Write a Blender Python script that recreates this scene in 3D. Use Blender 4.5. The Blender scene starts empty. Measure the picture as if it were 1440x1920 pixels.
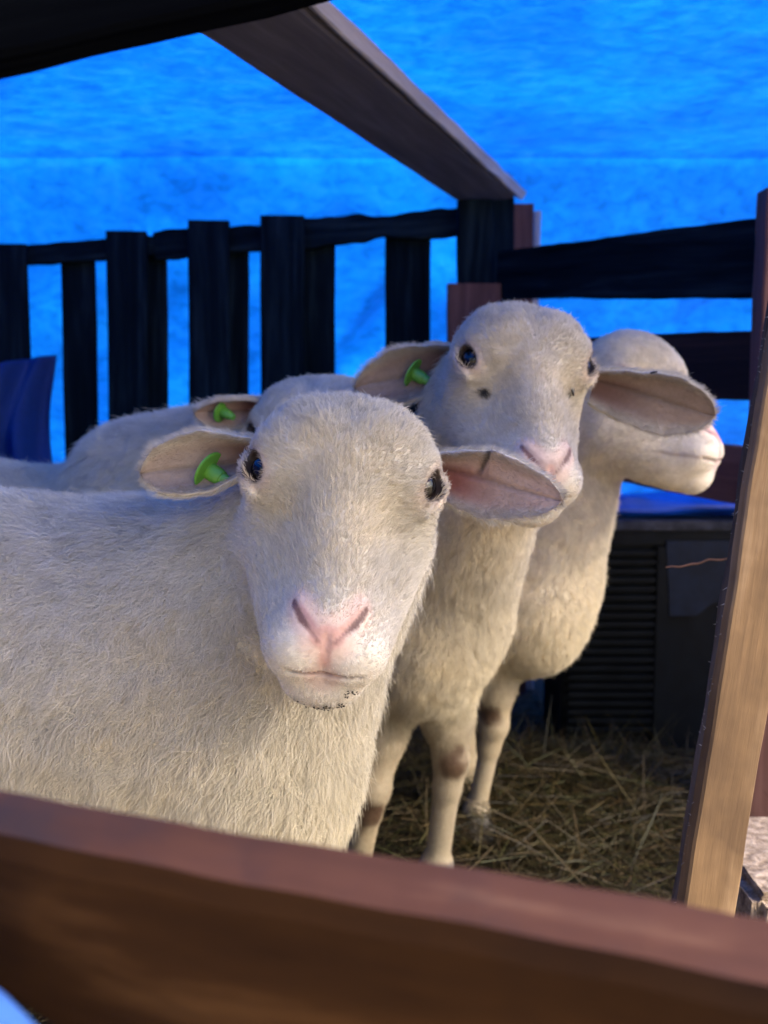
import bpy, math, random
import numpy as np
from mathutils import Vector, Matrix

random.seed(7)
rng = np.random.default_rng(11)
R = math.radians
scene = bpy.context.scene
col = scene.collection

# ------------------------------------------------------------------ camera
CAMZ = 0.72
FPX = 1900.0                      # focal length in pixels of the 1440x1920 photograph
PITCH = math.atan(200.0 / FPX)
cam_d = bpy.data.cameras.new('camera')
cam = bpy.data.objects.new('camera', cam_d)
col.objects.link(cam)
cam.location = (0, 0, CAMZ)
cam.rotation_euler = (math.pi / 2 - PITCH, 0, 0)
cam_d.sensor_fit = 'VERTICAL'
cam_d.sensor_height = 36.0
cam_d.sensor_width = 27.0
cam_d.lens = FPX / 1920 * 36.0
cam_d.clip_start = 0.02
cam_d.clip_end = 500
cam_d.dof.use_dof = True
cam_d.dof.focus_distance = 0.80
cam_d.dof.aperture_fstop = 6.8
scene.camera = cam

# ------------------------------------------------------------------ light
SUN_EL, SUN_AZ = 40.0, 116.0      # azimuth clockwise from +y: high on the right
w = bpy.data.worlds.new('World')
scene.world = w
w.use_nodes = True
nt = w.node_tree
bg = nt.nodes['Background']
sky = nt.nodes.new('ShaderNodeTexSky')
sky.sky_type = 'NISHITA'
sky.sun_disc = False
sky.sun_elevation = R(SUN_EL)
sky.sun_rotation = R(SUN_AZ)
sky.dust_density = 5.0
sky.ozone_density = 1.0
nt.links.new(sky.outputs[0], bg.inputs[0])
bg.inputs[1].default_value = 0.13
sl = bpy.data.lights.new('sun', 'SUN')
sl.energy = 2.15
sl.angle = R(28)
sl.color = (1.0, 0.91, 0.77)
so = bpy.data.objects.new('sun', sl)
col.objects.link(so)
az = R(SUN_AZ)
sd = Vector((math.sin(az) * math.cos(R(SUN_EL)), math.cos(az) * math.cos(R(SUN_EL)), math.sin(R(SUN_EL))))
so.rotation_euler = sd.to_track_quat('Z', 'Y').to_euler()
so.location = sd * 10

scene.view_settings.view_transform = 'Standard'
scene.view_settings.look = 'None'
scene.view_settings.exposure = 1.8
scene.view_settings.gamma = 1.0
scene.render.engine = 'CYCLES'
scene.cycles.use_denoising = True
scene.cycles.max_bounces = 8
scene.cycles.diffuse_bounces = 4
scene.cycles.glossy_bounces = 2
scene.cycles.transmission_bounces = 4
scene.cycles.sample_clamp_indirect = 6
scene.cycles_curves.shape = 'RIBBONS'

# ------------------------------------------------------------------ helpers
_cp, _sp = math.cos(PITCH), math.sin(PITCH)
def P(px, py, Y):
    """point seen at pixel (px, py) of the photograph on the plane y = Y metres ahead"""
    a = (px - 720) / FPX
    b = (960 - py) / FPX
    d = Vector((a, _cp + b * _sp, -_sp + b * _cp))
    return Vector((0, 0, CAMZ)) + d * (Y / d.y)

def tag(o, label=None, cat=None, group=None, kind=None):
    if label: o['label'] = label
    if cat: o['category'] = cat
    if group: o['group'] = group
    if kind: o['kind'] = kind
    return o

def empty(name, loc):
    o = bpy.data.objects.new(name, None)
    o.empty_display_size = 0.05
    o.location = loc
    col.objects.link(o)
    return o

def put(name, me, mat=None, parent=None, M=None):
    o = bpy.data.objects.new(name, me)
    col.objects.link(o)
    if mat is not None:
        me.materials.append(mat)
    M = M if M is not None else Matrix.Identity(4)
    if parent is not None:
        o.parent = parent
        o.matrix_local = Matrix.Translation(-Vector(parent.location)) @ M
    else:
        o.matrix_local = M
    return o

def mesh_np(name, V, F, smooth=True):
    me = bpy.data.meshes.new(name)
    V = np.asarray(V, np.float32)
    if isinstance(F, np.ndarray):
        n, k = F.shape
        me.vertices.add(len(V)); me.vertices.foreach_set('co', V.ravel())
        me.loops.add(n * k); me.loops.foreach_set('vertex_index', F.ravel().astype(np.int32))
        me.polygons.add(n)
        me.polygons.foreach_set('loop_start', np.arange(0, n * k, k, dtype=np.int32))
        me.update(calc_edges=True)
    else:
        me.from_pydata([tuple(map(float, v)) for v in V], [], [tuple(f) for f in F])
    me.validate()
    if smooth:
        me.polygons.foreach_set('use_smooth', [True] * len(me.polygons))
    return me

def smooth(x, a, b):
    t = np.clip((x - a) / (b - a), 0, 1)
    return t * t * (3 - 2 * t)

_nz = np.random.default_rng(77)
_NK = _nz.normal(size=(18, 3)); _NP = _nz.uniform(0, 6.28, 18)
def noise3(p, f, seed=0):
    """cheap smooth noise, about -1..1"""
    q = p * f + seed * 3.7
    s = np.zeros(len(p))
    for k in range(9):
        i = (k + seed * 3) % 18
        s += np.sin(q @ (_NK[i] * (1 + 0.25 * k)) + _NP[i] + 1.1 * np.sin(q @ _NK[(i + 5) % 18] + _NP[(i + 2) % 18]))
    return s / 4.5


# ---- materials
def new_mat(name):
    m = bpy.data.materials.new(name)
    m.use_nodes = True
    nt = m.node_tree
    nt.nodes.clear()
    out = nt.nodes.new('ShaderNodeOutputMaterial')
    return m, nt, out

def N(nt, t, **k):
    n = nt.nodes.new('ShaderNode' + t)
    for a, b in k.items():
        if a.startswith('i_'):
            key = a[2:].replace('_', ' ')
            n.inputs[key].default_value = b
        else:
            setattr(n, a, b)
    return n

def ramp(nt, src, stops):
    r = nt.nodes.new('ShaderNodeValToRGB')
    while len(r.color_ramp.elements) < len(stops):
        r.color_ramp.elements.new(0.5)
    for e, (p, c) in zip(r.color_ramp.elements, stops):
        e.position = p
        e.color = (c[0], c[1], c[2], 1)
    nt.links.new(src, r.inputs[0])
    return r

def wood_mat(name, c0, c1, c2, rough=0.7, grain=1.0, bump=0.3, blotch=None, spec=0.3, knots=False):
    m, nt, out = new_mat(name)
    L = nt.links.new
    tc = N(nt, 'TexCoord')
    oi = N(nt, 'ObjectInfo')
    off = N(nt, 'VectorMath', operation='SCALE'); off.inputs['Scale'].default_value = 9.0
    comb = N(nt, 'CombineXYZ'); L(oi.outputs['Random'], comb.inputs[0]); L(oi.outputs['Random'], comb.inputs[1]); L(oi.outputs['Random'], comb.inputs[2])
    L(comb.outputs[0], off.inputs[0])
    add = N(nt, 'VectorMath', operation='ADD'); L(tc.outputs['Object'], add.inputs[0]); L(off.outputs[0], add.inputs[1])
    # warp so the grain wanders
    nz0 = N(nt, 'TexNoise', i_Scale=3.0, i_Detail=3.0); L(add.outputs[0], nz0.inputs['Vector'])
    wv = N(nt, 'VectorMath', operation='SCALE'); wv.inputs['Scale'].default_value = 0.035; L(nz0.outputs['Color'], wv.inputs[0])
    ad2 = N(nt, 'VectorMath', operation='ADD'); L(add.outputs[0], ad2.inputs[0]); L(wv.outputs[0], ad2.inputs[1])
    mp = N(nt, 'Mapping'); mp.inputs['Scale'].default_value = (3.0, 70.0 * grain, 70.0 * grain); L(ad2.outputs[0], mp.inputs[0])
    nz = N(nt, 'TexNoise', i_Scale=1.0, i_Detail=6.0, i_Roughness=0.65); L(mp.outputs[0], nz.inputs['Vector'])
    mp2 = N(nt, 'Mapping'); mp2.inputs['Scale'].default_value = (1.6, 18.0 * grain, 18.0 * grain); L(ad2.outputs[0], mp2.inputs[0])
    nzb = N(nt, 'TexNoise', i_Scale=1.0, i_Detail=4.0, i_Distortion=1.2); L(mp2.outputs[0], nzb.inputs['Vector'])
    mix = N(nt, 'Math', operation='MULTIPLY_ADD'); L(nz.outputs[0], mix.inputs[0]); mix.inputs[1].default_value = 0.5
    hf = N(nt, 'Math', operation='MULTIPLY'); L(nzb.outputs[0], hf.inputs[0]); hf.inputs[1].default_value = 0.5
    L(hf.outputs[0], mix.inputs[2])
    r = ramp(nt, mix.outputs[0], [(0.34, c0), (0.5, c1), (0.66, c2)])
    colr = r.outputs[0]
    if blotch:
        nb = N(nt, 'TexNoise', i_Scale=blotch[1], i_Detail=4.0, i_Roughness=0.6); L(add.outputs[0], nb.inputs['Vector'])
        rb = ramp(nt, nb.outputs[0], [(0.42, (0, 0, 0)), (0.62, (1, 1, 1))])
        mx = N(nt, 'Mix', data_type='RGBA'); L(rb.outputs[0], mx.inputs[0]); L(colr, mx.inputs[6]); mx.inputs[7].default_value = (*blotch[0], 1)
        colr = mx.outputs[2]
    if knots:
        vk = N(nt, 'TexVoronoi', i_Scale=5.0)
        mk = N(nt, 'Mapping'); mk.inputs['Scale'].default_value = (1.0, 2.2, 2.2); L(ad2.outputs[0], mk.inputs[0]); L(mk.outputs[0], vk.inputs['Vector'])
        rk = ramp(nt, vk.outputs['Distance'], [(0.06, (0.25, 0.2, 0.16)), (0.13, (1, 1, 1))])
        mu = N(nt, 'Mix', data_type='RGBA', blend_type='MULTIPLY'); mu.inputs[0].default_value = 1.0
        L(colr, mu.inputs[6]); L(rk.outputs[0], mu.inputs[7]); colr = mu.outputs[2]
    b = N(nt, 'BsdfPrincipled', i_Roughness=rough); b.inputs['Specular IOR Level'].default_value = spec
    L(colr, b.inputs['Base Color'])
    bp = N(nt, 'Bump', i_Strength=bump, i_Distance=0.004); L(mix.outputs[0], bp.inputs['Height']); L(bp.outputs[0], b.inputs['Normal'])
    L(b.outputs[0], out.inputs[0])
    return m

def plain_mat(name, c, rough=0.5, spec=0.5, var=0.25, scale=30.0, bump=0.0):
    m, nt, out = new_mat(name)
    L = nt.links.new
    tc = N(nt, 'TexCoord')
    nz = N(nt, 'TexNoise', i_Scale=scale, i_Detail=5.0); L(tc.outputs['Object'], nz.inputs['Vector'])
    lo = tuple(x * (1 - var) for x in c); hi = tuple(min(1, x * (1 + var)) for x in c)
    r = ramp(nt, nz.outputs[0], [(0.35, lo), (0.65, hi)])
    b = N(nt, 'BsdfPrincipled', i_Roughness=rough); b.inputs['Specular IOR Level'].default_value = spec
    L(r.outputs[0], b.inputs['Base Color'])
    if bump:
        bp = N(nt, 'Bump', i_Strength=bump, i_Distance=0.003); L(nz.outputs[0], bp.inputs['Height']); L(bp.outputs[0], b.inputs['Normal'])
    L(b.outputs[0], out.inputs[0])
    return m

def tarp_mat(name, c_trans, c_diff, wt=0.88, crease=1.0):
    m, nt, out = new_mat(name)
    L = nt.links.new
    tc = N(nt, 'TexCoord')
    mp = N(nt, 'Mapping'); mp.inputs['Scale'].default_value = (14.0, 20.0, 20.0); mp.inputs['Rotation'].default_value = (0, 0, R(8)); L(tc.outputs['Object'], mp.inputs[0])
    n1 = N(nt, 'TexNoise', i_Scale=1.4, i_Detail=10.0, i_Roughness=0.68, i_Distortion=0.5); L(mp.outputs[0], n1.inputs['Vector'])
    n2 = N(nt, 'TexNoise', i_Scale=1.3, i_Detail=2.0); L(tc.outputs['Object'], n2.inputs['Vector'])
    # weave
    mw = N(nt, 'Mapping'); mw.inputs['Scale'].default_value = (1, 1, 1); L(tc.outputs['Object'], mw.inputs[0])
    w1 = N(nt, 'TexWave', i_Scale=75.0, i_Distortion=1.5, i_Detail=1.0); w1.bands_direction = 'X'; L(mw.outputs[0], w1.inputs['Vector'])
    w2 = N(nt, 'TexWave', i_Scale=75.0, i_Distortion=1.5, i_Detail=1.0); w2.bands_direction = 'DIAGONAL'; L(mw.outputs[0], w2.inputs['Vector'])
    vo = N(nt, 'TexVoronoi', i_Scale=5.0); vo.feature = 'DISTANCE_TO_EDGE'
    nw = N(nt, 'TexNoise', i_Scale=6.0, i_Detail=4.0); L(mp.outputs[0], nw.inputs['Vector'])
    av = N(nt, 'VectorMath', operation='MULTIPLY_ADD'); L(nw.outputs['Color'], av.inputs[0]); av.inputs[1].default_value = (0.9, 0.9, 0.9); L(mp.outputs[0], av.inputs[2])
    L(av.outputs[0], vo.inputs['Vector'])
    cr = N(nt, 'MapRange'); cr.inputs[1].default_value = 0.0; cr.inputs[2].default_value = 0.12; cr.inputs[3].default_value = 0.35; cr.inputs[4].default_value = 0.0; L(vo.outputs['Distance'], cr.inputs[0])
    hh_ = N(nt, 'Math', operation='ADD'); L(n1.outputs[0], hh_.inputs[0]); L(cr.outputs[0], hh_.inputs[1])
    vs = N(nt, 'Math', operation='MULTIPLY'); L(n1.outputs[0], vs.inputs[0]); L(n2.outputs[0], vs.inputs[1])
    r = ramp(nt, n1.outputs[0], [(0.36, tuple(x * 0.72 for x in c_trans)), (0.5, c_trans), (0.66, tuple(min(1, x * 1.18 + 0.004) for x in c_trans))])
    ww = N(nt, 'Math', operation='MULTIPLY'); L(w1.outputs[0], ww.inputs[0]); L(w2.outputs[0], ww.inputs[1])
    n3 = N(nt, 'TexNoise', i_Scale=2.3, i_Detail=5.0, i_Roughness=0.6, i_Distortion=0.6); L(tc.outputs['Object'], n3.inputs['Vector'])
    pr3 = ramp(nt, n3.outputs[0], [(0.36, (0.66, 0.62, 0.74)), (0.52, (0.92, 0.9, 0.95)), (0.66, (1.0, 1.15, 1.05))])
    mu3 = N(nt, 'Mix', data_type='RGBA', blend_type='MULTIPLY'); mu3.inputs[0].default_value = 1.0
    L(r.outputs[0], mu3.inputs[6]); L(pr3.outputs[0], mu3.inputs[7])
    wr = ramp(nt, ww.outputs[0], [(0.0, (0.9, 0.9, 0.9)), (1.0, (1.06, 1.06, 1.06))])
    mu = N(nt, 'Mix', data_type='RGBA', blend_type='MULTIPLY'); mu.inputs[0].default_value = 1.0
    L(mu3.outputs[2], mu.inputs[6]); L(wr.outputs[0], mu.inputs[7])
    tr = N(nt, 'BsdfTranslucent'); L(mu.outputs[2], tr.inputs[0])
    pr = N(nt, 'BsdfPrincipled', i_Roughness=0.45); pr.inputs['Base Color'].default_value = (*c_diff, 1)
    bp = N(nt, 'Bump', i_Strength=0.38 * crease, i_Distance=0.02); L(hh_.outputs[0], bp.inputs['Height'])
    L(bp.outputs[0], pr.inputs['Normal']); L(bp.outputs[0], tr.inputs['Normal'])
    mx = N(nt, 'MixShader'); mx.inputs[0].default_value = wt
    L(pr.outputs[0], mx.inputs[1]); L(tr.outputs[0], mx.inputs[2])
    L(mx.outputs[0], out.inputs[0])
    return m

M_black = wood_mat('wood_black', (0.0015, 0.0034, 0.0055), (0.0045, 0.0092, 0.0130), (0.015, 0.026, 0.033), rough=0.9, bump=0.5, spec=0.0)
M_beam = wood_mat('wood_beam', (0.0008, 0.0010, 0.0018), (0.0014, 0.0018, 0.0030), (0.003, 0.004, 0.006), rough=0.9, bump=0.4, spec=0.0)
M_darkbrown = wood_mat('wood_dark_brown', (0.008, 0.005, 0.005), (0.013, 0.008, 0.008), (0.028, 0.014, 0.012), rough=0.75, bump=0.4, spec=0.1)
M_redbrown = wood_mat('wood_red_brown', (0.06, 0.026, 0.020), (0.10, 0.045, 0.036), (0.15, 0.075, 0.062), rough=0.75, spec=0.2)
M_rafter = wood_mat('wood_rafter', (0.035, 0.032, 0.034), (0.055, 0.05, 0.052), (0.085, 0.08, 0.082), rough=0.8, spec=0.2)
M_rafteredge = wood_mat('wood_rafter_edge', (0.25, 0.23, 0.22), (0.34, 0.32, 0.31), (0.44, 0.42, 0.4), rough=0.8, spec=0.2)
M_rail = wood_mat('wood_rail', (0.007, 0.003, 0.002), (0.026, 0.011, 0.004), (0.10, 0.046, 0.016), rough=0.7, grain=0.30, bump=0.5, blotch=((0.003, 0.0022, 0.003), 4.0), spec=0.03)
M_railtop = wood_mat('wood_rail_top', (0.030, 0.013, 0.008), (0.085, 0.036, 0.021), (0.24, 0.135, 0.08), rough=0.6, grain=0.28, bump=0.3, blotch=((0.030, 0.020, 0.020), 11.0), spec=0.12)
M_plank = wood_mat('wood_light_plank', (0.055, 0.032, 0.015), (0.15, 0.09, 0.042), (0.27, 0.18, 0.10), rough=0.85, grain=0.8, bump=1.0, blotch=((0.085, 0.05, 0.024), 8.0), spec=0.25, knots=True)
M_plankedge = wood_mat('wood_dark_edge', (0.02, 0.014, 0.012), (0.05, 0.038, 0.034), (0.09, 0.07, 0.065), rough=0.9, grain=1.4, bump=1.0, spec=0.15)

_bn = [0]
def board(name, a, b, w0, w1, th, face, mat, parent=None, nx=26, wob=0.0008, bev=0.003, edge_mat=None, chip=0.0, bow=0.0):
    """a sawn board from a to b (centre line), w0 / w1 wide at its ends, th thick; `face` = direction its broad side looks to.
    local x runs along the grain, local y across, local z out of the broad side"""
    a, b, face = Vector(a), Vector(b), Vector(face)
    X = (b - a).normalized()
    Z = (face - X * face.dot(X)).normalized()
    Yv = Z.cross(X)
    Ln = (b - a).length
    rs = random.Random(_bn[0] * 31 + 5); _bn[0] += 1
    ny = 6
    ys = [-1, -1 + 0.0001, -0.6, -0.2, 0.2, 0.6, 1 - 0.0001, 1]
    prof = []
    bv = bev
    # closed profile in (y, z), unit half width scaled later
    V, F = [], []
    ph = [rs.uniform(0, 6.28) for _ in range(8)]
    def edge_noise(x, k):
        return wob * (math.sin(x * 17 + ph[k]) + 0.6 * math.sin(x * 41 + ph[k + 1]) + 0.4 * math.sin(x * 97 + ph[k + 2])) + (chip * max(0, math.sin(x * 23 + ph[3]) * math.sin(x * 9 + ph[4]) - 0.35))
    for i in range(nx + 1):
        t = i / nx
        x = t * Ln
        hw = (w0 + (w1 - w0) * t) / 2
        e0 = edge_noise(x, 0); e1 = edge_noise(x, 4)
        bz = bow * math.sin(t * math.pi)
        y0 = -hw + e0; y1 = hw - e1
        ring = [(y0, -th / 2 + bv), (y0 + bv, -th / 2), (y0 * .5, -th / 2), (0, -th / 2), (y1 * .5, -th / 2), (y1 - bv, -th / 2), (y1, -th / 2 + bv),
                (y1, th / 2 - bv), (y1 - bv, th / 2), (y1 * .5, th / 2), (0, th / 2), (y0 * .5, th / 2), (y0 + bv, th / 2), (y0, th / 2 - bv)]
        for (yy, zz) in ring:
            V.append((x, yy, zz + bz + rs.uniform(-1, 1) * wob * 0.25))
    n = 14
    for i in range(nx):
        for j in range(n):
            k = (j + 1) % n
            F.append((i * n + j, i * n + k, (i + 1) * n + k, (i + 1) * n + j))
    F.append(tuple(reversed(range(n))))
    F.append(tuple(range(nx * n, nx * n + n)))
    F = [tuple(reversed(f)) for f in F]
    me = mesh_np(name, V, F, smooth=False)
    M = Matrix((( X.x, Yv.x, Z.x, a.x), (X.y, Yv.y, Z.y, a.y), (X.z, Yv.z, Z.z, a.z), (0, 0, 0, 1)))
    o = put(name, me, mat, parent, M)
    if edge_mat is not None:
        me.materials.append(edge_mat)
        for p in me.polygons:
            c = p.center
            if abs(p.normal.y) > 0.7:
                p.material_index = 1
    # recompute normals outward
    import bmesh
    bm = bmesh.new(); bm.from_mesh(me); bmesh.ops.recalc_face_normals(bm, faces=bm.faces); bm.to_mesh(me); bm.free()
    return o

# ================================================================== SETTING
# ---- ground
def build_ground():
    m, nt, out = new_mat('ground_soil')
    L = nt.links.new
    tc = N(nt, 'TexCoord')
    n1 = N(nt, 'TexNoise', i_Scale=9.0, i_Detail=8.0, i_Roughness=0.7); L(tc.outputs['Object'], n1.inputs['Vector'])
    n2 = N(nt, 'TexNoise', i_Scale=60.0, i_Detail=5.0); L(tc.outputs['Object'], n2.inputs['Vector'])
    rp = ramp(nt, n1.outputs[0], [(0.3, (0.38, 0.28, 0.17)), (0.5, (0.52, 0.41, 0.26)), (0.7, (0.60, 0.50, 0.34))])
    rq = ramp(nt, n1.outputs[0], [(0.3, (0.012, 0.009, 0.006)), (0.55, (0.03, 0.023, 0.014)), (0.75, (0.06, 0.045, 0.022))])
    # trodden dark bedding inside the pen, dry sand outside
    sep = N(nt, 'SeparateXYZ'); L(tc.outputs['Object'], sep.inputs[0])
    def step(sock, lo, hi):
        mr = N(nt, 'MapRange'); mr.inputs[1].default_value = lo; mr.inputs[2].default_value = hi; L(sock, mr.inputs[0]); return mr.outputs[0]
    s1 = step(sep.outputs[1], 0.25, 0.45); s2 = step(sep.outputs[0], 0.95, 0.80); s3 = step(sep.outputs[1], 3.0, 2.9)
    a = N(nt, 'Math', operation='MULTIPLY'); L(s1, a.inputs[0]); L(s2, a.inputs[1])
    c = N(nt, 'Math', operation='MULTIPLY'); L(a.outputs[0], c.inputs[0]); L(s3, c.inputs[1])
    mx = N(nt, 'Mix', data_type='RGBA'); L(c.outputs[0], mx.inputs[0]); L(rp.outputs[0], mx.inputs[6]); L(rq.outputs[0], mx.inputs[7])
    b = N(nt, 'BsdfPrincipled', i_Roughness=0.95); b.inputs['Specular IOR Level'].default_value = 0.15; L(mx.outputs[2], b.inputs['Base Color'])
    ad = N(nt, 'Math', operation='ADD'); L(n1.outputs[0], ad.inputs[0]); L(n2.outputs[0], ad.inputs[1])
    bp = N(nt, 'Bump', i_Strength=0.7, i_Distance=0.02); L(ad.outputs[0], bp.inputs['Height']); L(bp.outputs[0], b.inputs['Normal'])
    L(b.outputs[0], out.inputs[0])
    xs = np.concatenate([[-200, -40, -12], np.linspace(-4, 4, 90), [12, 40, 200]])
    ys = np.concatenate([[-200, -40, -12], np.linspace(-4, 5, 100), [12, 40, 200]])
    X, Y = np.meshgrid(xs, ys, indexing='ij')
    Zz = 0.008 * (np.sin(X * 5 + Y * 2) * np.sin(Y * 6 - X) + 0.5 * np.sin(X * 17) * np.sin(Y * 15 + 1)) - 0.01
    V = np.stack([X, Y, Zz], -1).reshape(-1, 3)
    ny = len(ys)
    i, j = np.meshgrid(np.arange(len(xs) - 1), np.arange(ny - 1), indexing='ij')
    q = (i * ny + j).ravel()
    F = np.stack([q, q + ny, q + ny + 1, q + 1], -1)
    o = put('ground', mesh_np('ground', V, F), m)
    tag(o, kind='structure')
build_ground()

# ---- blue tarpaulin shelter
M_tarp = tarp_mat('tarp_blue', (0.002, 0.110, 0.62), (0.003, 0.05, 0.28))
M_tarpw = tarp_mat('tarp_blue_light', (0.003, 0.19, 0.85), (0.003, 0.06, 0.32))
M_tarp2 = tarp_mat('tarp_blue_dark', (0.002, 0.06, 0.40), (0.002, 0.040, 0.22), wt=0.4)

def tarp_sheet(name, origin, U, Vv, nu, nv, amp, seed, mat, parent=None, sag=0.0, fold=0.0):
    U, Vv = np.array(U, float), np.array(Vv, float)
    nn = np.cross(U, Vv); nn /= np.linalg.norm(nn)
    s, t = np.meshgrid(np.linspace(0, 1, nu), np.linspace(0, 1, nv), indexing='ij')
    lu, lv = np.linalg.norm(U), np.linalg.norm(Vv)
    a, b = s * lu, t * lv
    r = np.random.default_rng(seed)
    h = np.zeros_like(s)
    for k in range(26):
        f = r.uniform(2, 26); th = r.normal(0.0, 0.5) + math.pi / 2
        ph = r.uniform(0, 6.28, 3)
        h += np.sin((a * math.cos(th) + b * math.sin(th)) * f + ph[0] + 1.3 * np.sin(a * r.uniform(1, 5) + ph[1]) + np.sin(b * r.uniform(1, 4) + ph[2])) / f ** 0.9
    ridge = np.zeros_like(s)
    for k in range(10):
        th = r.uniform(0.2, 1.1); ph = r.uniform(0, 6.28)
        x = np.sin((a * math.cos(th) + b * math.sin(th)) * r.uniform(2, 5) + ph + 0.7 * np.sin(a * 3 + b * 2 + ph))
        ridge += np.maximum(0, x - 0.85) * r.uniform(0.4, 1.2)
    h = h * amp + ridge * fold - sag * np.sin(s * math.pi) * np.sin(t * math.pi)
    Pn = np.array(origin)[None, None] + s[..., None] * U + t[..., None] * Vv + h[..., None] * nn
    V = Pn.reshape(-1, 3)
    i, j = np.meshgrid(np.arange(nu - 1), np.arange(nv - 1), indexing='ij')
    q = (i * nv + j).ravel()
    F = np.stack([q, q + nv, q + nv + 1, q + 1], -1)
    c = V.mean(0)
    me = mesh_np(name, V - c, F)
    o = put(name, me, mat, parent, Matrix.Translation(Vector(c)))
    return o

ROOFZ = 1.36
def shelter_tarp():
    """one long sheet: over the pen, round the back eave and down behind the fence"""
    y0 = -0.15
    prof = [(y0 + (2.66 - y0) * k / 120, 1.45 - 0.08 * k / 120) for k in range(121)]
    for k in range(1, 9):
        a = k / 8 * R(44)
        prof.append((2.66 + 0.11 * math.sin(a), 1.26 + 0.11 * math.cos(a)))
    ye, ze = prof[-1]
    for k in range(1, 71): prof.append((ye + 1.30 * k / 70, ze - (ze + 0.06) * k / 70))
    prof = np.array(prof)
    tg = np.gradient(prof, axis=0); tg /= np.linalg.norm(tg, axis=1)[:, None]
    nn = np.stack([-tg[:, 1], tg[:, 0]], -1)
    ln = np.concatenate([[0], np.cumsum(np.linalg.norm(np.diff(prof, axis=0), axis=1))])
    nu = 210
    xs = np.linspace(-2.6, 1.30, nu)
    Xs, Ls = np.meshgrid(xs, ln, indexing='ij')
    q = np.stack([Xs.ravel(), Ls.ravel(), np.zeros(Xs.size)], -1)
    h = 0.0035 * noise3(q, 3.0, 1) + 0.0016 * noise3(q * [1, 2.2, 1], 8.0, 2) + 0.0007 * noise3(q * [1, 1.6, 1], 22.0, 4)
    # long soft folds on the hanging part, lower left
    d1 = (q[:, 0] * 0.75 + q[:, 1] * 0.66)
    fold = np.maximum(0, np.sin(d1 * 9 + 0.8 * np.sin(q[:, 0] * 4)) - 0.55) * smooth(q[:, 1], 3.0, 3.3) * 0.15
    h = (h + fold).reshape(Xs.shape)
    V = np.stack([Xs, prof[None, :, 0] + h * nn[None, :, 0], prof[None, :, 1] + h * nn[None, :, 1]], -1)
    def sheet(name, k0, k1, lift, mat, label):
        W = V[:, k0:k1].copy()
        W[..., 1] += lift * nn[None, k0:k1, 0]; W[..., 2] += lift * nn[None, k0:k1, 1]
        n2 = k1 - k0
        a, b = np.meshgrid(np.arange(nu - 1), np.arange(n2 - 1), indexing='ij')
        k = (a * n2 + b).ravel()
        F = np.stack([k, k + n2, k + n2 + 1, k + 1], -1)
        o = put(name, mesh_np(name, W.reshape(-1, 3), F), mat)
        tag(o, label, 'tarpaulin', 'blue tarpaulin sheets')
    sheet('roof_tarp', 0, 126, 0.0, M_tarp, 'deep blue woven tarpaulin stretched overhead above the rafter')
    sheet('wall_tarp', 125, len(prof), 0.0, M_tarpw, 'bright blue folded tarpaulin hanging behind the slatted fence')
shelter_tarp()
sw = tarp_sheet('added_side_tarp', (1.31, 1.30, 0.02), (0, 1.60, 0), (0, 0, 1.33), 50, 60, 0.005, 6, M_tarp)  # out of view, added to keep the sun off hay and crate
lw = tarp_sheet('added_side_tarp', (-1.62, 2.80, -0.02), (0, -3.5, 0), (0, 0, 1.38), 90, 60, 0.005, 16, M_tarp)  # out of view, added to dim and blue the light from the left
tag(lw, 'unseen blue tarpaulin added at the far left to block and tint light', 'tarpaulin', 'blue tarpaulin sheets')
tag(sw, 'unseen blue tarpaulin added on the right to block the sun', 'tarpaulin', 'blue tarpaulin sheets')

# ---- back fence: pallet slats on rails
F1 = 2.45
fence = empty('slatted_fence', (-0.35, F1, 0))
tag(fence, 'black pallet fence of upright slats behind the sheep on the left', 'fence')
def vslat(px0, px1, ytop, Y, mat=M_black, xb0=None, xb1=None, th=0.02, zb=0.03, name='slat', parent=fence, face=(0, -1, 0)):
    """an upright board whose top spans px0..px1 at pixel row ytop"""
    a0 = P(px0, ytop, Y); a1 = P(px1, ytop, Y)
    top = (a0 + a1) / 2; w_ = (a1 - a0).length
    bx = top.x if xb0 is None else (P(xb0, 850, Y).x + P(xb1, 850, Y).x) / 2
    # lean carried down to the ground
    dz = top.z - P(700, 850, Y).z
    leanx = (bx - top.x) / dz
    bot = Vector((top.x + leanx * (top.z - zb), Y, zb))
    return board(name, bot, top, w_, w_, th, face, mat, parent, nx=18, wob=0.0006)
for (x0, x1, yt, b0, b1, Y, w2) in [
        (-40, 50, 458, -30, 66, F1, 0), (115, 178, 470, 122, 186, F1 + 0.05, 0), (200, 275, 434, 206, 280, F1, 0),
        (268, 313, 450, 272, 316, F1 + 0.05, 0), (353, 430, 414, 355, 432, F1, 0), (425, 467, 440, 425, 466, F1 + 0.05, 0),
        (488, 571, 405, 488, 572, F1, 0), (566, 629, 440, 566, 628, F1 + 0.05, 0), (722, 808, 432, 720, 806, F1 + 0.05, 0),
        (-200, -110, 462, -195, -100, F1 + 0.05, 0), (-330, -240, 470, -320, -230, F1, 0), (-480, -390, 480, -470, -370, F1, 0)]:
    vslat(x0, x1, yt, Y, xb0=b0, xb1=b1)
a = P(-600, 520, F1 + 0.025); b = P(290, 462, F1 + 0.025); c = P(866, 415, F1 + 0.025)
board('top_rail', a, b, 0.044, 0.048, 0.026, (0, -1, 0), M_black, fence, nx=60, wob=0.0022)
board('top_rail', b + Vector((0.001, 0, 0)), c, 0.062, 0.066, 0.026, (0, -1, 0), M_black, fence, nx=60, wob=0.003, chip=0.016)
a = P(-600, 1180, F1 + 0.025); c = P(866, 1150, F1 + 0.025)
board('lower_rail', a, c, 0.09, 0.09, 0.026, (0, -1, 0), M_black, fence, nx=40)

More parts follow.
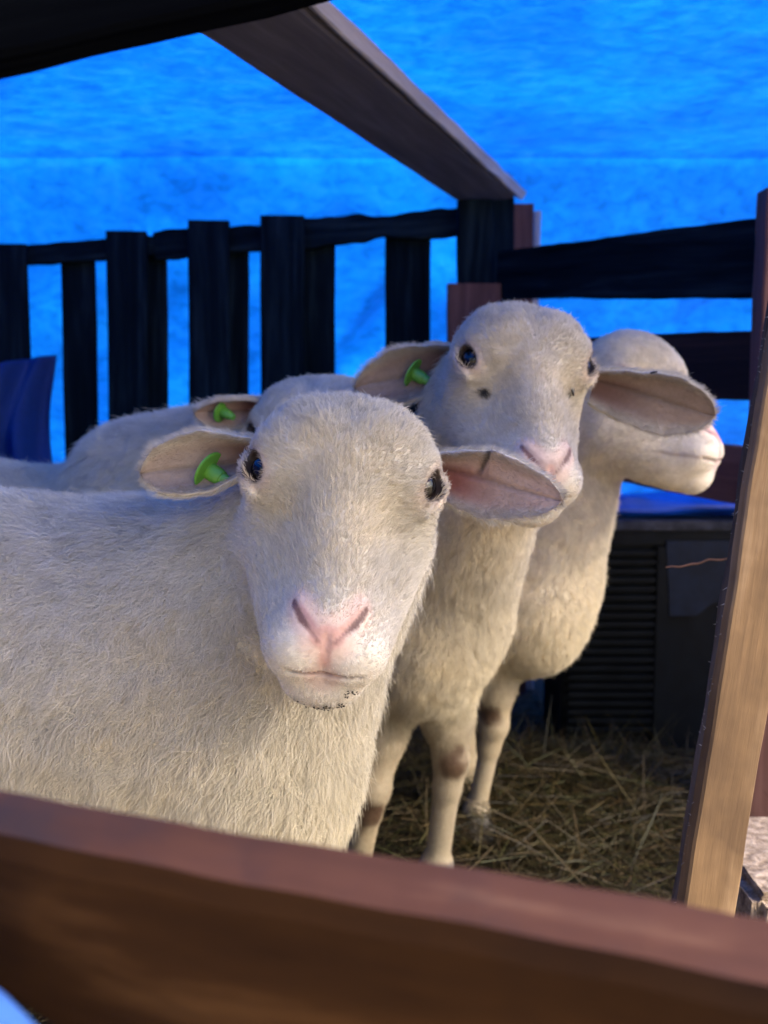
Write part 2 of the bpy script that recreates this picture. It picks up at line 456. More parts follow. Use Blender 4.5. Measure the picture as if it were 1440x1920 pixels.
# pale torn sliver on top of the leftmost slat
# ---- corner post and short red-brown boards
cp = empty('corner_post', P(900, 760, 2.42) * 1); cp.location.z = 0
tag(cp, 'black upright corner post under the lower end of the grey rafter', 'post')
a0, a1 = P(858, 376, 2.42), P(925, 376, 2.42)
tp = (a0 + a1) / 2
board('post', Vector((tp.x, 2.42, 0)), tp, (a1 - a0).length, (a1 - a0).length, 0.03, (0.1, -1, 0), M_black, cp)
a0, a1 = P(918, 372, 2.46), P(962, 372, 2.46)
tp = (a0 + a1) / 2
board('side_board', Vector((tp.x, 2.46, 0)), tp, (a1 - a0).length, (a1 - a0).length, 0.03, (0.3, -1, 0), M_black, cp)
def upright(name, label, px0, px1, yt, Y, z0, mat, th=0.03, group=None, face=(0, -1, 0)):
    a0, a1 = P(px0, yt, Y), P(px1, yt, Y)
    tp = (a0 + a1) / 2
    o = board(name, Vector((tp.x, Y, z0)), tp, (a1 - a0).length, (a1 - a0).length, th, face, mat)
    tag(o, label, 'post', group)
    return o
upright('stake', 'reddish brown board end sticking up right behind the black corner post', 957, 1000, 384, 2.50, 0.0, M_redbrown)
upright('stake', 'thin pale grey lath beside the reddish board by the corner', 1001, 1013, 397, 2.53, 0.0, M_rafteredge, th=0.02)
upright('stake', 'short reddish brown board in front of the black corner post', 838, 938, 533, 2.37, 0.0, M_redbrown, th=0.035)
upright('stake', 'narrow red-brown stake standing between the sheep legs', 868, 893, 1225, 2.05, 0.0, M_redbrown, th=0.025)

# ---- right fence: three wide horizontal boards
rf = empty('board_fence', (0.55, 2.1, 0))
tag(rf, 'dark fence of wide level boards on the right side of the pen', 'fence')
def hboard(pa, pb, Ya, Yb, mat, th=0.022):
    """pa, pb = (px, ytop, ybottom) at the two ends"""
    t0, b0 = P(pa[0], pa[1], Ya), P(pa[0], pa[2], Ya)
    t1, b1 = P(pb[0], pb[1], Yb), P(pb[0], pb[2], Yb)
    A, B = (t0 + b0) / 2, (t1 + b1) / 2
    d = (B - A); fc = Vector((d.y, -d.x, 0))
    if fc.y > 0: fc = -fc
    return board('board', A, B, (t0 - b0).length, (t1 - b1).length, th, fc, mat, rf, nx=40, wob=0.0009)
hboard((938, 472, 560), (1520, 396, 560), 2.38, 1.72, M_black)
hboard((940, 640, 742), (1520, 614, 754), 2.38, 1.72, M_darkbrown)
hboard((940, 800, 860), (1500, 846, 966), 2.38, 1.72, M_redbrown)
upright('fence_post', 'brown post at the far right edge joining the level boards', 1428, 1500, 357, 1.68, 0.0, M_redbrown, th=0.05)

# ---- rafter above, from the corner up towards the camera
raf = P(918, 366, 2.46); raf2 = P(330, -90, 1.20)
A = Vector((raf.x, raf.y, raf.z)); B = Vector((raf2.x, raf2.y, raf2.z + 0.0))
dv = (B - A).normalized()
rafter = board('rafter', A, A + (B - A) * 1.25, 0.118, 0.150, 0.035, (0.0, -0.35, -1), M_rafter, nx=60, wob=0.0006)
tag(rafter, 'grey weathered rafter sloping from the corner post up under the tarpaulin', 'beam')
A2 = P(972, 377, 2.44); B2 = P(455, -90, 1.18)
raf_e = board('rafter', A2 + Vector((0, 0, 0.02)), A2 + (B2 - A2) * 1.25 + Vector((0, 0, 0.02)), 0.022, 0.022, 0.035, (0.3, -0.9, -0.4), M_rafteredge, nx=60, wob=0.0006, chip=0.003)
tag(raf_e, 'narrow pale batten along the right edge of the grey rafter', 'batten')

# ---- dark near beam, top left, out of focus
A = P(-160, -15, 0.46); B = P(760, -190, 0.60)
A, B = A - (B - A) * 0.6, B + (B - A) * 0.9
nb = board('roof_beam', A, B, 0.075, 0.075, 0.05, (0.1, -1, -0.2), M_beam, nx=20)
tag(nb, 'blurred black roof beam across the top left corner', 'beam')

# ---- foreground rail (very close, out of focus)
rail = empty('fence_rail', (0.0, 0.30, 0))
tag(rail, 'blurred reddish brown pen rail across the bottom foreground', 'rail')
def slab(name, pts_top_far, pts_top_near, drop, mat_top, mat_face, parent, nseg=40):
    """a thick rail: far and near upper edges given as two points each, face drops vertically"""
    import bmesh
    f0, f1 = pts_top_far; n0, n1 = pts_top_near
    X = (n1 - n0).normalized()
    Ln = (n1 - n0).length
    rings = []
    rs = random.Random(4)
    V, F = [], []
    for i in range(nseg + 1):
        t = i / nseg
        f = f0.lerp(f1, t); n = n0.lerp(n1, t)
        e = 0.0005 * math.sin(t * 17) + 0.0003 * math.sin(t * 61 + 1)
        dd = drop[0] + (drop[1] - drop[0]) * t
        up = Vector((0, 0, 1)); inn = (f - n).normalized()
        r_ = 0.006
        ring = [n + inn * r_ * .3 - up * (r_ * 1.0 + 0) + up * e, n + inn * r_ + up * e, n + inn * ((f - n).length * .5) + up * e * 1.5, f - inn * 0.004 + up * e, f - up * 0.005,
                f - up * dd, n - up * dd + inn * .002, n - up * dd * .5]
        V += ring
    k = 8
    Mx = Matrix(((X.x, 0, 0, 0), (X.y, 0, 0, 0), (X.z, 0, 0, 0), (0, 0, 0, 1)))
    Zv = Vector((0, 0, 1)); Yv = Zv.cross(X).normalized(); Zv = X.cross(Yv)
    M = Matrix(((X.x, Yv.x, Zv.x, n0.x), (X.y, Yv.y, Zv.y, n0.y), (X.z, Yv.z, Zv.z, n0.z), (0, 0, 0, 1)))
    Mi = M.inverted()
    V = [tuple(Mi @ v) for v in V]
    for i in range(nseg):
        for j in range(k):
            F.append((i * k + j, i * k + (j + 1) % k, (i + 1) * k + (j + 1) % k, (i + 1) * k + j))
    F.append(tuple(reversed(range(k)))); F.append(tuple(range(nseg * k, nseg * k + k)))
    me = mesh_np(name, V, F, smooth=False)
    bm = bmesh.new(); bm.from_mesh(me); bmesh.ops.recalc_face_normals(bm, faces=bm.faces); bm.to_mesh(me); bm.free()
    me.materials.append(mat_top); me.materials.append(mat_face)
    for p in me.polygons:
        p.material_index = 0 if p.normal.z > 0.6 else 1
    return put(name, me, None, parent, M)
zf = 0.355
f0 = P(-250, 1432, 0.36); f1 = P(1700, 1748, 0.29)
n0 = P(-250, 1540, 0.33); n1 = P(1700, 1925, 0.255)
f1 = f1 + (f1 - f0) * 0.5; n1 = n1 + (n1 - n0) * 0.5
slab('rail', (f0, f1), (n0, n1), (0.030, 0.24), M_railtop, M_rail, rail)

# ---- leaning plank on the right
pk = empty('leaning_plank', P(1360, 1700, 0.86)); pk.location.z = 0
tag(pk, 'light rough sawn plank leaning upright at the right edge', 'plank')
A = P(1300, 1830, 0.80); B = P(1502, 560, 0.98)
A = A - (B - A) * (A.z / (B - A).z)
board('plank', A, B, 0.0405, 0.056, 0.022, (0.12, -1, 0), M_plank, pk, nx=80, wob=0.0005, bev=0.002)
A = P(1252, 1830, 0.812); B = P(1450, 560, 0.992)
A = A - (B - A) * (A.z / (B - A).z)
board('dark_edge', A, B, 0.010, 0.008, 0.03, (-0.5, -1, 0), M_plankedge, pk, nx=120, wob=0.0008, bev=0.003, chip=0.002)  # narrow darker strip along the plank's left side
# splinters on the edge
def splinters():
    V, F = [], []
    rs = random.Random(3)
    for i in range(170):
        t = rs.random()
        c = A.lerp(B, t) + Vector((-0.007 + rs.uniform(-.001, .001), -0.012 + rs.uniform(-.006, .006), 0))
        d = Vector((rs.uniform(-1, -.2), rs.uniform(-.6, .3), rs.uniform(-.5, .8))).normalized() * rs.uniform(.001, .006)
        s = Vector((0, 0, 1)) * 0.0004
        k = len(V)
        V += [c - s, c + s, c + d]
        F += [(k, k + 1, k + 2)]
    o = put('splinters', mesh_np('splinters', V, F), M_rafteredge, pk); o['kind'] = 'stuff'
splinters()

# ---- sunlit rough block, lower right corner behind the plank
def rock():
    import bmesh
    bm = bmesh.new()
    bmesh.ops.create_cube(bm, size=1)
    for v in bm.verts:
        v.co.x *= 0.30; v.co.y *= 0.22; v.co.z *= (P(1500, 1540, 1.12).z - 0.035)
    bmesh.ops.bevel(bm, geom=bm.edges[:], offset=0.012, segments=2, affect='EDGES')
    bmesh.ops.subdivide_edges(bm, edges=bm.edges[:], cuts=5, use_grid_fill=True)
    rs = random.Random(9)
    for v in bm.verts:
        v.co += Vector((rs.uniform(-1, 1), rs.uniform(-1, 1), rs.uniform(-1, 1))) * 0.0015
    me = bpy.data.meshes.new('block'); bm.to_mesh(me); bm.free()
    m, nt, out = new_mat('rough_block')
    L = nt.links.new
    tc = N(nt, 'TexCoord')
    n1 = N(nt, 'TexNoise', i_Scale=70.0, i_Detail=6.0, i_Roughness=0.7); L(tc.outputs['Object'], n1.inputs['Vector'])
    r = ramp(nt, n1.outputs[0], [(0.35, (0.08, 0.05, 0.035)), (0.48, (0.22, 0.16, 0.11)), (0.65, (0.38, 0.30, 0.23))])
    b = N(nt, 'BsdfPrincipled', i_Roughness=0.9); L(r.outputs[0], b.inputs['Base Color'])
    bp = N(nt, 'Bump', i_Strength=0.9, i_Distance=0.006); L(n1.outputs[0], bp.inputs['Height']); L(bp.outputs[0], b.inputs['Normal'])
    L(b.outputs[0], out.inputs[0])
    c = P(1500, 1540, 1.12)
    c.z = (c.z - 0.035) / 2 + 0.135
    o = put('stone_block', me, m, None, Matrix.Translation(Vector((c.x + 0.06, c.y, c.z - 0.135))))
    tag(o, 'rough sandy stone block behind the foot of the light plank', 'block')
rock()

# ---- black louvred plastic bin at the back right
M_plastic = plain_mat('black_plastic', (0.0035, 0.0045, 0.0055), rough=0.5, spec=0.10, var=0.3)
M_plastic_blue = plain_mat('dark_blue_plastic', (0.005, 0.009, 0.018), rough=0.5, spec=0.15, var=0.3)
M_rim = plain_mat('grey_rim', (0.03, 0.03, 0.036), rough=0.6, spec=0.2, var=0.5, scale=60)
def box_mesh(name, x0, x1, y0, y1, z0, z1, mat, parent, bev=0.004):
    import bmesh
    bm = bmesh.new()
    bmesh.ops.create_cube(bm, size=1)
    for v in bm.verts:
        v.co = Vector(((x0 + x1) / 2 + v.co.x * (x1 - x0), (y0 + y1) / 2 + v.co.y * (y1 - y0), (z0 + z1) / 2 + v.co.z * (z1 - z0)))
    bmesh.ops.bevel(bm, geom=bm.edges[:], offset=bev, segments=2, affect='EDGES')
    me = bpy.data.meshes.new(name); bm.to_mesh(me); bm.free()
    return put(name, me, mat, parent)
def bin_():
    Y = 2.02
    xl = P(1060, 1000, Y).x; xm = P(1232, 1000, Y).x; xr = P(1470, 1000, Y).x
    zt = P(1200, 985, Y).z
    b = empty('storage_crate', ((xl + xr) / 2, Y + 0.15, 0))
    tag(b, 'black ridged plastic crate in the shade behind the hay', 'crate')
    box_mesh('wall', xl, xr, Y + 0.012, Y + 0.24, 0.0, zt - 0.012, M_plastic, b)
    box_mesh('rim', xl - .01, xr + .01, Y - 0.010, Y + 0.25, zt - 0.010, zt + 0.010, M_rim, b, .003)
    box_mesh('rim', xl - .006, xr + .006, Y - 0.002, Y + 0.246, zt - 0.040, zt - 0.0105, M_plastic, b, .003)
    box_mesh('post', xm - 0.0, xm + 0.028, Y - 0.004, Y + 0.010, 0.0, zt - 0.0415, M_plastic, b, .003)
    zz = zt - 0.055
    k = 0
    while zz > 0.06:
        box_mesh('ridge', xl + 0.01, xm - 0.002, Y - 0.010, Y + 0.0112, zz - 0.0048, zz + 0.0048, M_plastic, b, .0022)
        zz -= 0.0182
    # a lighter shield shaped panel
    import bmesh
    pts = [(1246, 1012), (1400, 1012), (1400, 1110), (1330, 1130), (1302, 1152), (1252, 1152)]
    bm = bmesh.new()
    vs = [bm.verts.new(P(x, y, Y + 0.008)) for x, y in pts]
    f = bm.faces.new(vs)
    r_ = bmesh.ops.extrude_face_region(bm, geom=[f])
    for v in r_['geom']:
        if isinstance(v, bmesh.types.BMVert): v.co.y -= 0.014
    bmesh.ops.recalc_face_normals(bm, faces=bm.faces)
    me = bpy.data.meshes.new('panel'); bm.to_mesh(me); bm.free()
    put('panel', me, M_plastic_blue, b)
    return Y, xl, xr, zt
BY, bxl, bxr, bzt = bin_()

# rolled blue tarp lying on the crate
def tarp_roll():
    V, F = [], []
    n, m_ = 40, 16
    rs = random.Random(8)
    for i in range(n + 1):
        t = i / n
        x = bxl - 0.02 + (bxr - bxl + 0.04) * t
        for j in range(m_):
            a = j / m_ * 2 * math.pi
            r = 0.024 * (1 + 0.12 * math.sin(3 * a + 7 * t) + 0.08 * math.sin(5 * a - 11 * t))
            V.append((x, BY + 0.07 + 2.0 * r * math.cos(a), bzt + 0.0105 + 0.0245 + r * math.sin(a) * .95))
    for i in range(n):
        for j in range(m_):
            F.append((i * m_ + j, (i + 1) * m_ + j, (i + 1) * m_ + (j + 1) % m_, i * m_ + (j + 1) % m_))
    F.append(tuple(range(m_))); F.append(tuple(reversed(range(n * m_, n * m_ + m_))))
    o = put('tarp_roll', mesh_np('tarp_roll', V, F), plain_mat('roll_blue', (0.004, 0.06, 0.42), rough=.4, var=.3, scale=12))
    tag(o, 'deep blue rolled tarpaulin lying along the top of the crate', 'tarpaulin')
tarp_roll()

# gathered dark blue tarp bundle at the left end of the fence
def bundle():
    s = tarp_sheet('tarp_bundle', (0, 0, 0), (0.26, 0, 0), (0, 0, 0.42), 50, 60, 0.0, 12, M_tarp2)
    me = s.data
    n = len(me.vertices)
    co = np.zeros(n * 3, np.float32); me.vertices.foreach_get('co', co); co = co.reshape(-1, 3)
    u = co[:, 0] / 0.13; v = (co[:, 2] + 0.21) / 0.42
    x = u * 0.13 * (0.78 + 0.22 * v) + 0.010 * np.sin(v * 7)
    y = 0.020 * np.sin(u * 6 + v * 4) + 0.012 * np.sin(u * 13 - v * 5) + 0.05 * np.clip(u, 0, 1) ** 3
    z = co[:, 2] * 0.9 + (0.05 * u - 0.02 * u * u) * v
    co2 = np.stack([x, y, z], -1).astype(np.float32)
    me.vertices.foreach_set('co', co2.ravel()); me.update()
    c = P(20, 830, 2.30)
    s.matrix_local = Matrix.Translation(Vector((P(-14, 800, 2.33).x, 2.33, P(20, 845, 2.33).z)))
    md = s.modifiers.new('solid', 'SOLIDIFY'); md.thickness = 0.003
    tag(s, 'dark blue gathered tarpaulin bundle hanging on the leftmost slats', 'tarpaulin')
bundle()

# pale blue sack in the near left corner, in front of the rail
def sack():
    import bmesh
    bm = bmesh.new()
    bmesh.ops.create_icosphere(bm, subdivisions=4, radius=1)
    for v in bm.verts:
        c = v.co.copy()
        r = 1 + 0.06 * math.sin(5 * c.x + 3 * c.z) + 0.04 * math.sin(9 * c.y + 4 * c.x)
        v.co = Vector((c.x * 0.075, c.y * 0.05, c.z * 0.12)) * r
    me = bpy.data.meshes.new('sack'); bm.to_mesh(me); bm.free()
    for p in me.polygons: p.use_smooth = True
    c = P(-60, 1960, 0.26)
    o = put('feed_sack', me, plain_mat('sack_blue', (0.05, 0.16, 0.50), rough=.7, var=.15, scale=9, bump=.3), None, Matrix.Translation(c + Vector((-0.028, 0, -0.074))) @ Matrix.Rotation(R(-18), 4, 'Y'))
    tag(o, 'blurred pale blue sack at the bottom left corner', 'sack')
sack()
#SHEEP_BEGIN
# ================================================================== SHEEP
def unit(v):
    v = np.asarray(v, float)
    return v / np.linalg.norm(v)

def smin(a, b, k):
    h = np.clip(0.5 + 0.5 * (b - a) / k, 0, 1)
    return b * (1 - h) + a * h - k * h * (1 - h)

def smax(a, b, k):
    return -smin(-a, -b, k)

def sd_ell(p, c, r):
    q = p - np.asarray(c)
    r = np.asarray(r)
    k0 = np.linalg.norm(q / r, axis=-1)
    k1 = np.linalg.norm(q / (r * r), axis=-1)
    return k0 * (k0 - 1.0) / np.maximum(k1, 1e-6)

def sd_ellr(p, c, axes, r):
    """ellipsoid with its own axes (rows of `axes`)"""
    q = (p - np.asarray(c)) @ np.asarray(axes).T
    r = np.asarray(r)
    k0 = np.linalg.norm(q / r, axis=-1)
    k1 = np.linalg.norm(q / (r * r), axis=-1)
    return k0 * (k0 - 1.0) / np.maximum(k1, 1e-6)

def sd_cone(p, a, b, ra, rb):
    a = np.asarray(a, float); b = np.asarray(b, float)
    ab = b - a
    t = np.clip(((p - a) @ ab) / max(ab @ ab, 1e-12), 0, 1)
    return np.linalg.norm(p - (a + t[..., None] * ab), axis=-1) - (ra + (rb - ra) * t)

# ------------------------------------------------ the head, in its own frame
# u to the picture's right, v down the face from poll to nose, w out of the face
EYE = np.array([0.0600, 0.084, -0.041])
MOUTH = [0.026]
def upper_lid():
    E, H, Vv = eye_axes()
    return Vv if Vv[0] > 0 else -Vv      # the upper lid is the outer, rearward one in a frontal view

def head_sdf(p):
    """p in head coordinates, metres"""
    m = p.copy(); m[:, 0] = np.abs(m[:, 0])
    d = sd_ell(m, (0, 0.068, -0.074), (0.069, 0.054, 0.066))
    d = smin(d, sd_ell(m, (0, 0.044, -0.082), (0.052, 0.034, 0.052)), 0.02)             # poll
    d = smin(d, sd_ell(m, (0.030, 0.066, -0.050), (0.036, 0.042, 0.041)), 0.012)
    d = smin(d, sd_cone(m, (0, 0.085, -0.058), (0, 0.190, -0.042), 0.044, 0.029), 0.018)
    d = smin(d, sd_cone(m, (0, 0.075, -0.030), (0, 0.185, -0.0235), 0.026, 0.0185), 0.012)
    d = smin(d, sd_cone(m, (0.020, 0.056, -0.020), (0.055, 0.070, -0.034), 0.013, 0.012), 0.014)  # nose bridge
    d = smin(d, sd_ell(m, (0.047, 0.080, -0.056), (0.026, 0.030, 0.027)), 0.018)         # orbit
    d = smin(d, sd_cone(m, (0.040, 0.110, -0.098), (0.024, 0.185, -0.068), 0.036, 0.026), 0.03)  # cheek
    d = smin(d, sd_cone(m, (0.022, 0.085, -0.132), (0.010, 0.212, -0.076), 0.040, 0.028), 0.03)  # jaw
    d = smin(d, sd_ell(m, (0, 0.205, -0.050), (0.040, 0.034, 0.035)), 0.022)            # muzzle
    d = smin(d, sd_ell(m, (0.019, 0.217, -0.040), (0.0255, 0.024, 0.029)), 0.012)        # upper lips
    d = smin(d, sd_ell(m, (0, 0.239, -0.064), (0.029, 0.017, 0.024)), 0.010)            # chin
    # nose pad
    d = smin(d, sd_ell(m, (0, 0.205, -0.022), (0.024, 0.020, 0.016)), 0.010)
    d = smin(d, sd_ell(m, (0.019, 0.194, -0.022), (0.009, 0.013, 0.012)), 0.008)        # nostril wing
    # tear groove beside the bridge
    d = smax(d, -sd_ell(m, (0.0500, 0.128, -0.010), (0.019, 0.030, 0.018)), 0.016)
    # nostrils: slanting slits
    ns = np.minimum(sd_cone(m, (0.0285, 0.186, -0.009), (0.0185, 0.203, -0.004), 0.0020, 0.0030),
                    sd_cone(m, (0.0185, 0.203, -0.004), (0.0060, 0.2165, -0.004), 0.0030, 0.0010))
    d = smax(d, -ns, 0.004)
    # philtrum
    d = smax(d, -sd_cone(m, (0, 0.214, -0.006), (0, 0.236, -0.016), 0.0010, 0.0012), 0.004)
    # mouth
    fm = ((m[:, 1] - 0.2390) - 1.05 * (m[:, 2] + 0.026)) / 1.45 + 0.10 * m[:, 0] ** 2 / 0.04
    gr = np.maximum(np.maximum(np.abs(fm) - 0.0007, -d - 0.004), np.maximum(-0.060 - m[:, 2], m[:, 0] - MOUTH[0]))
    d = smax(d, -gr, 0.004)
    UPL = upper_lid()
    # eye: upper and lower lids bulge round an almond opening
    e = EYE
    E = unit((0.76, -0.02, 0.65)); H = unit(np.cross(E, np.cross((-0.30, 0.85, 0.30), E))); Vv = np.cross(E, H)
    d = smin(d, sd_ellr(m, e - 0.003 * E, [E, H, Vv], (0.0138, 0.0185, 0.0160)), 0.010)
    d = smin(d, sd_ellr(m, e + 0.0055 * E + 0.0112 * UPL, [E, H, Vv], (0.0105, 0.020, 0.006)), 0.006)
    d = smax(d, -sd_ellr(m, e + 0.012 * E, [E, H, Vv], (0.012, 0.0124, 0.0088)), 0.0025)
    return d

def eye_axes():
    E = unit((0.76, -0.02, 0.65)); H = unit(np.cross(E, np.cross((-0.30, 0.85, 0.30), E))); Vv = np.cross(E, H)
    return E, H, Vv

# ------------------------------------------------ surface nets
def surface_nets(f, lo, hi, h):
    lo = np.asarray(lo, float); hi = np.asarray(hi, float)
    n = np.ceil((hi - lo) / h).astype(int) + 1
    c = 4
    nc = (n + c - 1) // c + 1
    gx = [lo[i] + np.arange(nc[i]) * h * c for i in range(3)]
    G = np.stack(np.meshgrid(*gx, indexing='ij'), -1).reshape(-1, 3)
    D = f(G).reshape(nc)
    N_ = (nc - 1) * c + 1
    val = np.repeat(np.repeat(np.repeat(D, c, 0), c, 1), c, 2)[:N_[0], :N_[1], :N_[2]].astype(np.float32)
    near = np.abs(D) < h * c * 2.0
    blk = near.copy()
    for ax in range(3):
        s = np.roll(near, 1, ax); blk |= s
        s = np.roll(blk, -1, ax); blk |= s
    nb = np.repeat(np.repeat(np.repeat(blk, c, 0), c, 1), c, 2)[:N_[0], :N_[1], :N_[2]]
    idx = np.argwhere(nb)
    pts = lo + idx * h
    out = np.empty(len(pts), np.float32)
    for s in range(0, len(pts), 400000):
        out[s:s + 400000] = f(pts[s:s + 400000])
    val[nb] = out
    ins = val < 0
    nx, ny, nz = N_
    cnt = np.zeros((nx - 1, ny - 1, nz - 1), np.int8)
    for a in (0, 1):
        for b in (0, 1):
            for d in (0, 1):
                cnt += ins[a:nx - 1 + a, b:ny - 1 + b, d:nz - 1 + d]
    act = (cnt > 0) & (cnt < 8)
    ci = np.argwhere(act)
    vid = -np.ones(act.shape, np.int64); vid[act] = np.arange(len(ci))
    acc = np.zeros((len(ci), 3)); k = np.zeros(len(ci))
    corners = [(a, b, d) for a in (0, 1) for b in (0, 1) for d in (0, 1)]
    for c0 in corners:
        for ax in range(3):
            if c0[ax] == 0:
                c1 = list(c0); c1[ax] = 1
                v0 = val[ci[:, 0] + c0[0], ci[:, 1] + c0[1], ci[:, 2] + c0[2]]
                v1 = val[ci[:, 0] + c1[0], ci[:, 1] + c1[1], ci[:, 2] + c1[2]]
                m = (v0 < 0) != (v1 < 0)
                t = np.where(m, v0 / np.where(v0 - v1 == 0, 1, v0 - v1), 0)
                q = np.tile(np.array(c0, float), (len(ci), 1)); q[:, ax] += t
                acc += q * m[:, None]; k += m
    V = lo + (ci + acc / k[:, None]) * h
    Fs = []
    for ax in range(3):
        sl0 = [slice(None)] * 3; sl1 = [slice(None)] * 3
        sl0[ax] = slice(0, -1); sl1[ax] = slice(1, None)
        a_, b_ = ins[tuple(sl0)], ins[tuple(sl1)]
        e = np.argwhere(a_ != b_)
        o1, o2 = (ax + 1) % 3, (ax + 2) % 3
        ok = (e[:, o1] > 0) & (e[:, o2] > 0) & (e[:, o1] < N_[o1] - 1) & (e[:, o2] < N_[o2] - 1)
        e = e[ok]
        def vv(d1, d2):
            q = e.copy(); q[:, o1] -= d1; q[:, o2] -= d2
            return vid[q[:, 0], q[:, 1], q[:, 2]]
        q = np.stack([vv(1, 1), vv(0, 1), vv(0, 0), vv(1, 0)], -1)
        fl = ~ins[e[:, 0], e[:, 1], e[:, 2]]
        q[fl] = q[fl][:, ::-1]
        q = q[(q >= 0).all(1)]
        Fs.append(q)
    return V, np.concatenate(Fs)

def grad(f, V, e=0.0008):
    g = np.zeros_like(V)
    for ax in range(3):
        d = np.zeros(3); d[ax] = e
        g[:, ax] = f(V + d) - f(V - d)
    return g / np.maximum(np.linalg.norm(g, axis=1)[:, None], 1e-9)

# ------------------------------------------------ materials
def coat_mat(name, rough=0.8, trans=0.25):
    m, nt, out = new_mat(name)
    L = nt.links.new
    at = N(nt, 'Attribute', attribute_name='tint')
    b = N(nt, 'BsdfPrincipled', i_Roughness=rough); b.inputs['Specular IOR Level'].default_value = 0.25
    L(at.outputs['Color'], b.inputs['Base Color'])
    tr = N(nt, 'BsdfTranslucent'); L(at.outputs['Color'], tr.inputs[0])
    mx = N(nt, 'MixShader'); mx.inputs[0].default_value = trans
    L(b.outputs[0], mx.inputs[1]); L(tr.outputs[0], mx.inputs[2]); L(mx.outputs[0], out.inputs[0])
    return m
M_fur = coat_mat('wool_strands', 0.6, 0.10)

def skin_mat():
    m, nt, out = new_mat('skin')
    L = nt.links.new
    at = N(nt, 'Attribute', attribute_name='tint')
    tc = N(nt, 'TexCoord')
    nz = N(nt, 'TexNoise', i_Scale=220.0, i_Detail=4.0); L(tc.outputs['Object'], nz.inputs['Vector'])
    r = ramp(nt, nz.outputs[0], [(0.3, (0.84, 0.82, 0.8)), (0.7, (1, 1, 1))])
    mu = N(nt, 'Mix', data_type='RGBA', blend_type='MULTIPLY'); mu.inputs[0].default_value = 1
    L(at.outputs['Color'], mu.inputs[6]); L(r.outputs[0], mu.inputs[7])
    b = N(nt, 'BsdfPrincipled', i_Roughness=0.55)
    b.inputs['Specular IOR Level'].default_value = 0.35
    b.inputs['Subsurface Weight'].default_value = 0.15
    b.inputs['Subsurface Radius'].default_value = (0.006, 0.003, 0.002)
    b.inputs['Subsurface Scale'].default_value = 0.6
    L(mu.outputs[2], b.inputs['Base Color'])
    bp = N(nt, 'Bump', i_Strength=0.35, i_Distance=0.0008); L(nz.outputs[0], bp.inputs['Height']); L(bp.outputs[0], b.inputs['Normal'])
    L(b.outputs[0], out.inputs[0])
    return m
M_skin = skin_mat()

def eye_mat():
    m, nt, out = new_mat('eyeball')
    L = nt.links.new
    tc = N(nt, 'TexCoord')
    # object axes: x along the gaze, y along the slit
    mp = N(nt, 'Mapping'); mp.inputs['Scale'].default_value = (0, 1.0, 1.9); L(tc.outputs['Object'], mp.inputs[0])
    ln = N(nt, 'VectorMath', operation='LENGTH'); L(mp.outputs[0], ln.inputs[0])
    r = ramp(nt, ln.outputs['Value'], [(0.0, (0.002, 0.002, 0.003)), (0.0085, (0.002, 0.002, 0.003)), (0.0092, (0.022, 0.012, 0.006)), (0.014, (0.012, 0.007, 0.004))])
    b = N(nt, 'BsdfPrincipled', i_Roughness=0.04); b.inputs['Specular IOR Level'].default_value = 0.45
    L(r.outputs[0], b.inputs['Base Color']); L(b.outputs[0], out.inputs[0])
    return m
M_eye = eye_mat()
M_tag = plain_mat('green_tag_plastic', (0.10, 0.30, 0.035), rough=0.38, spec=0.5, var=0.08, scale=80)
M_fly = plain_mat('fly_black', (0.01, 0.009, 0.008), rough=0.4, var=0.3)

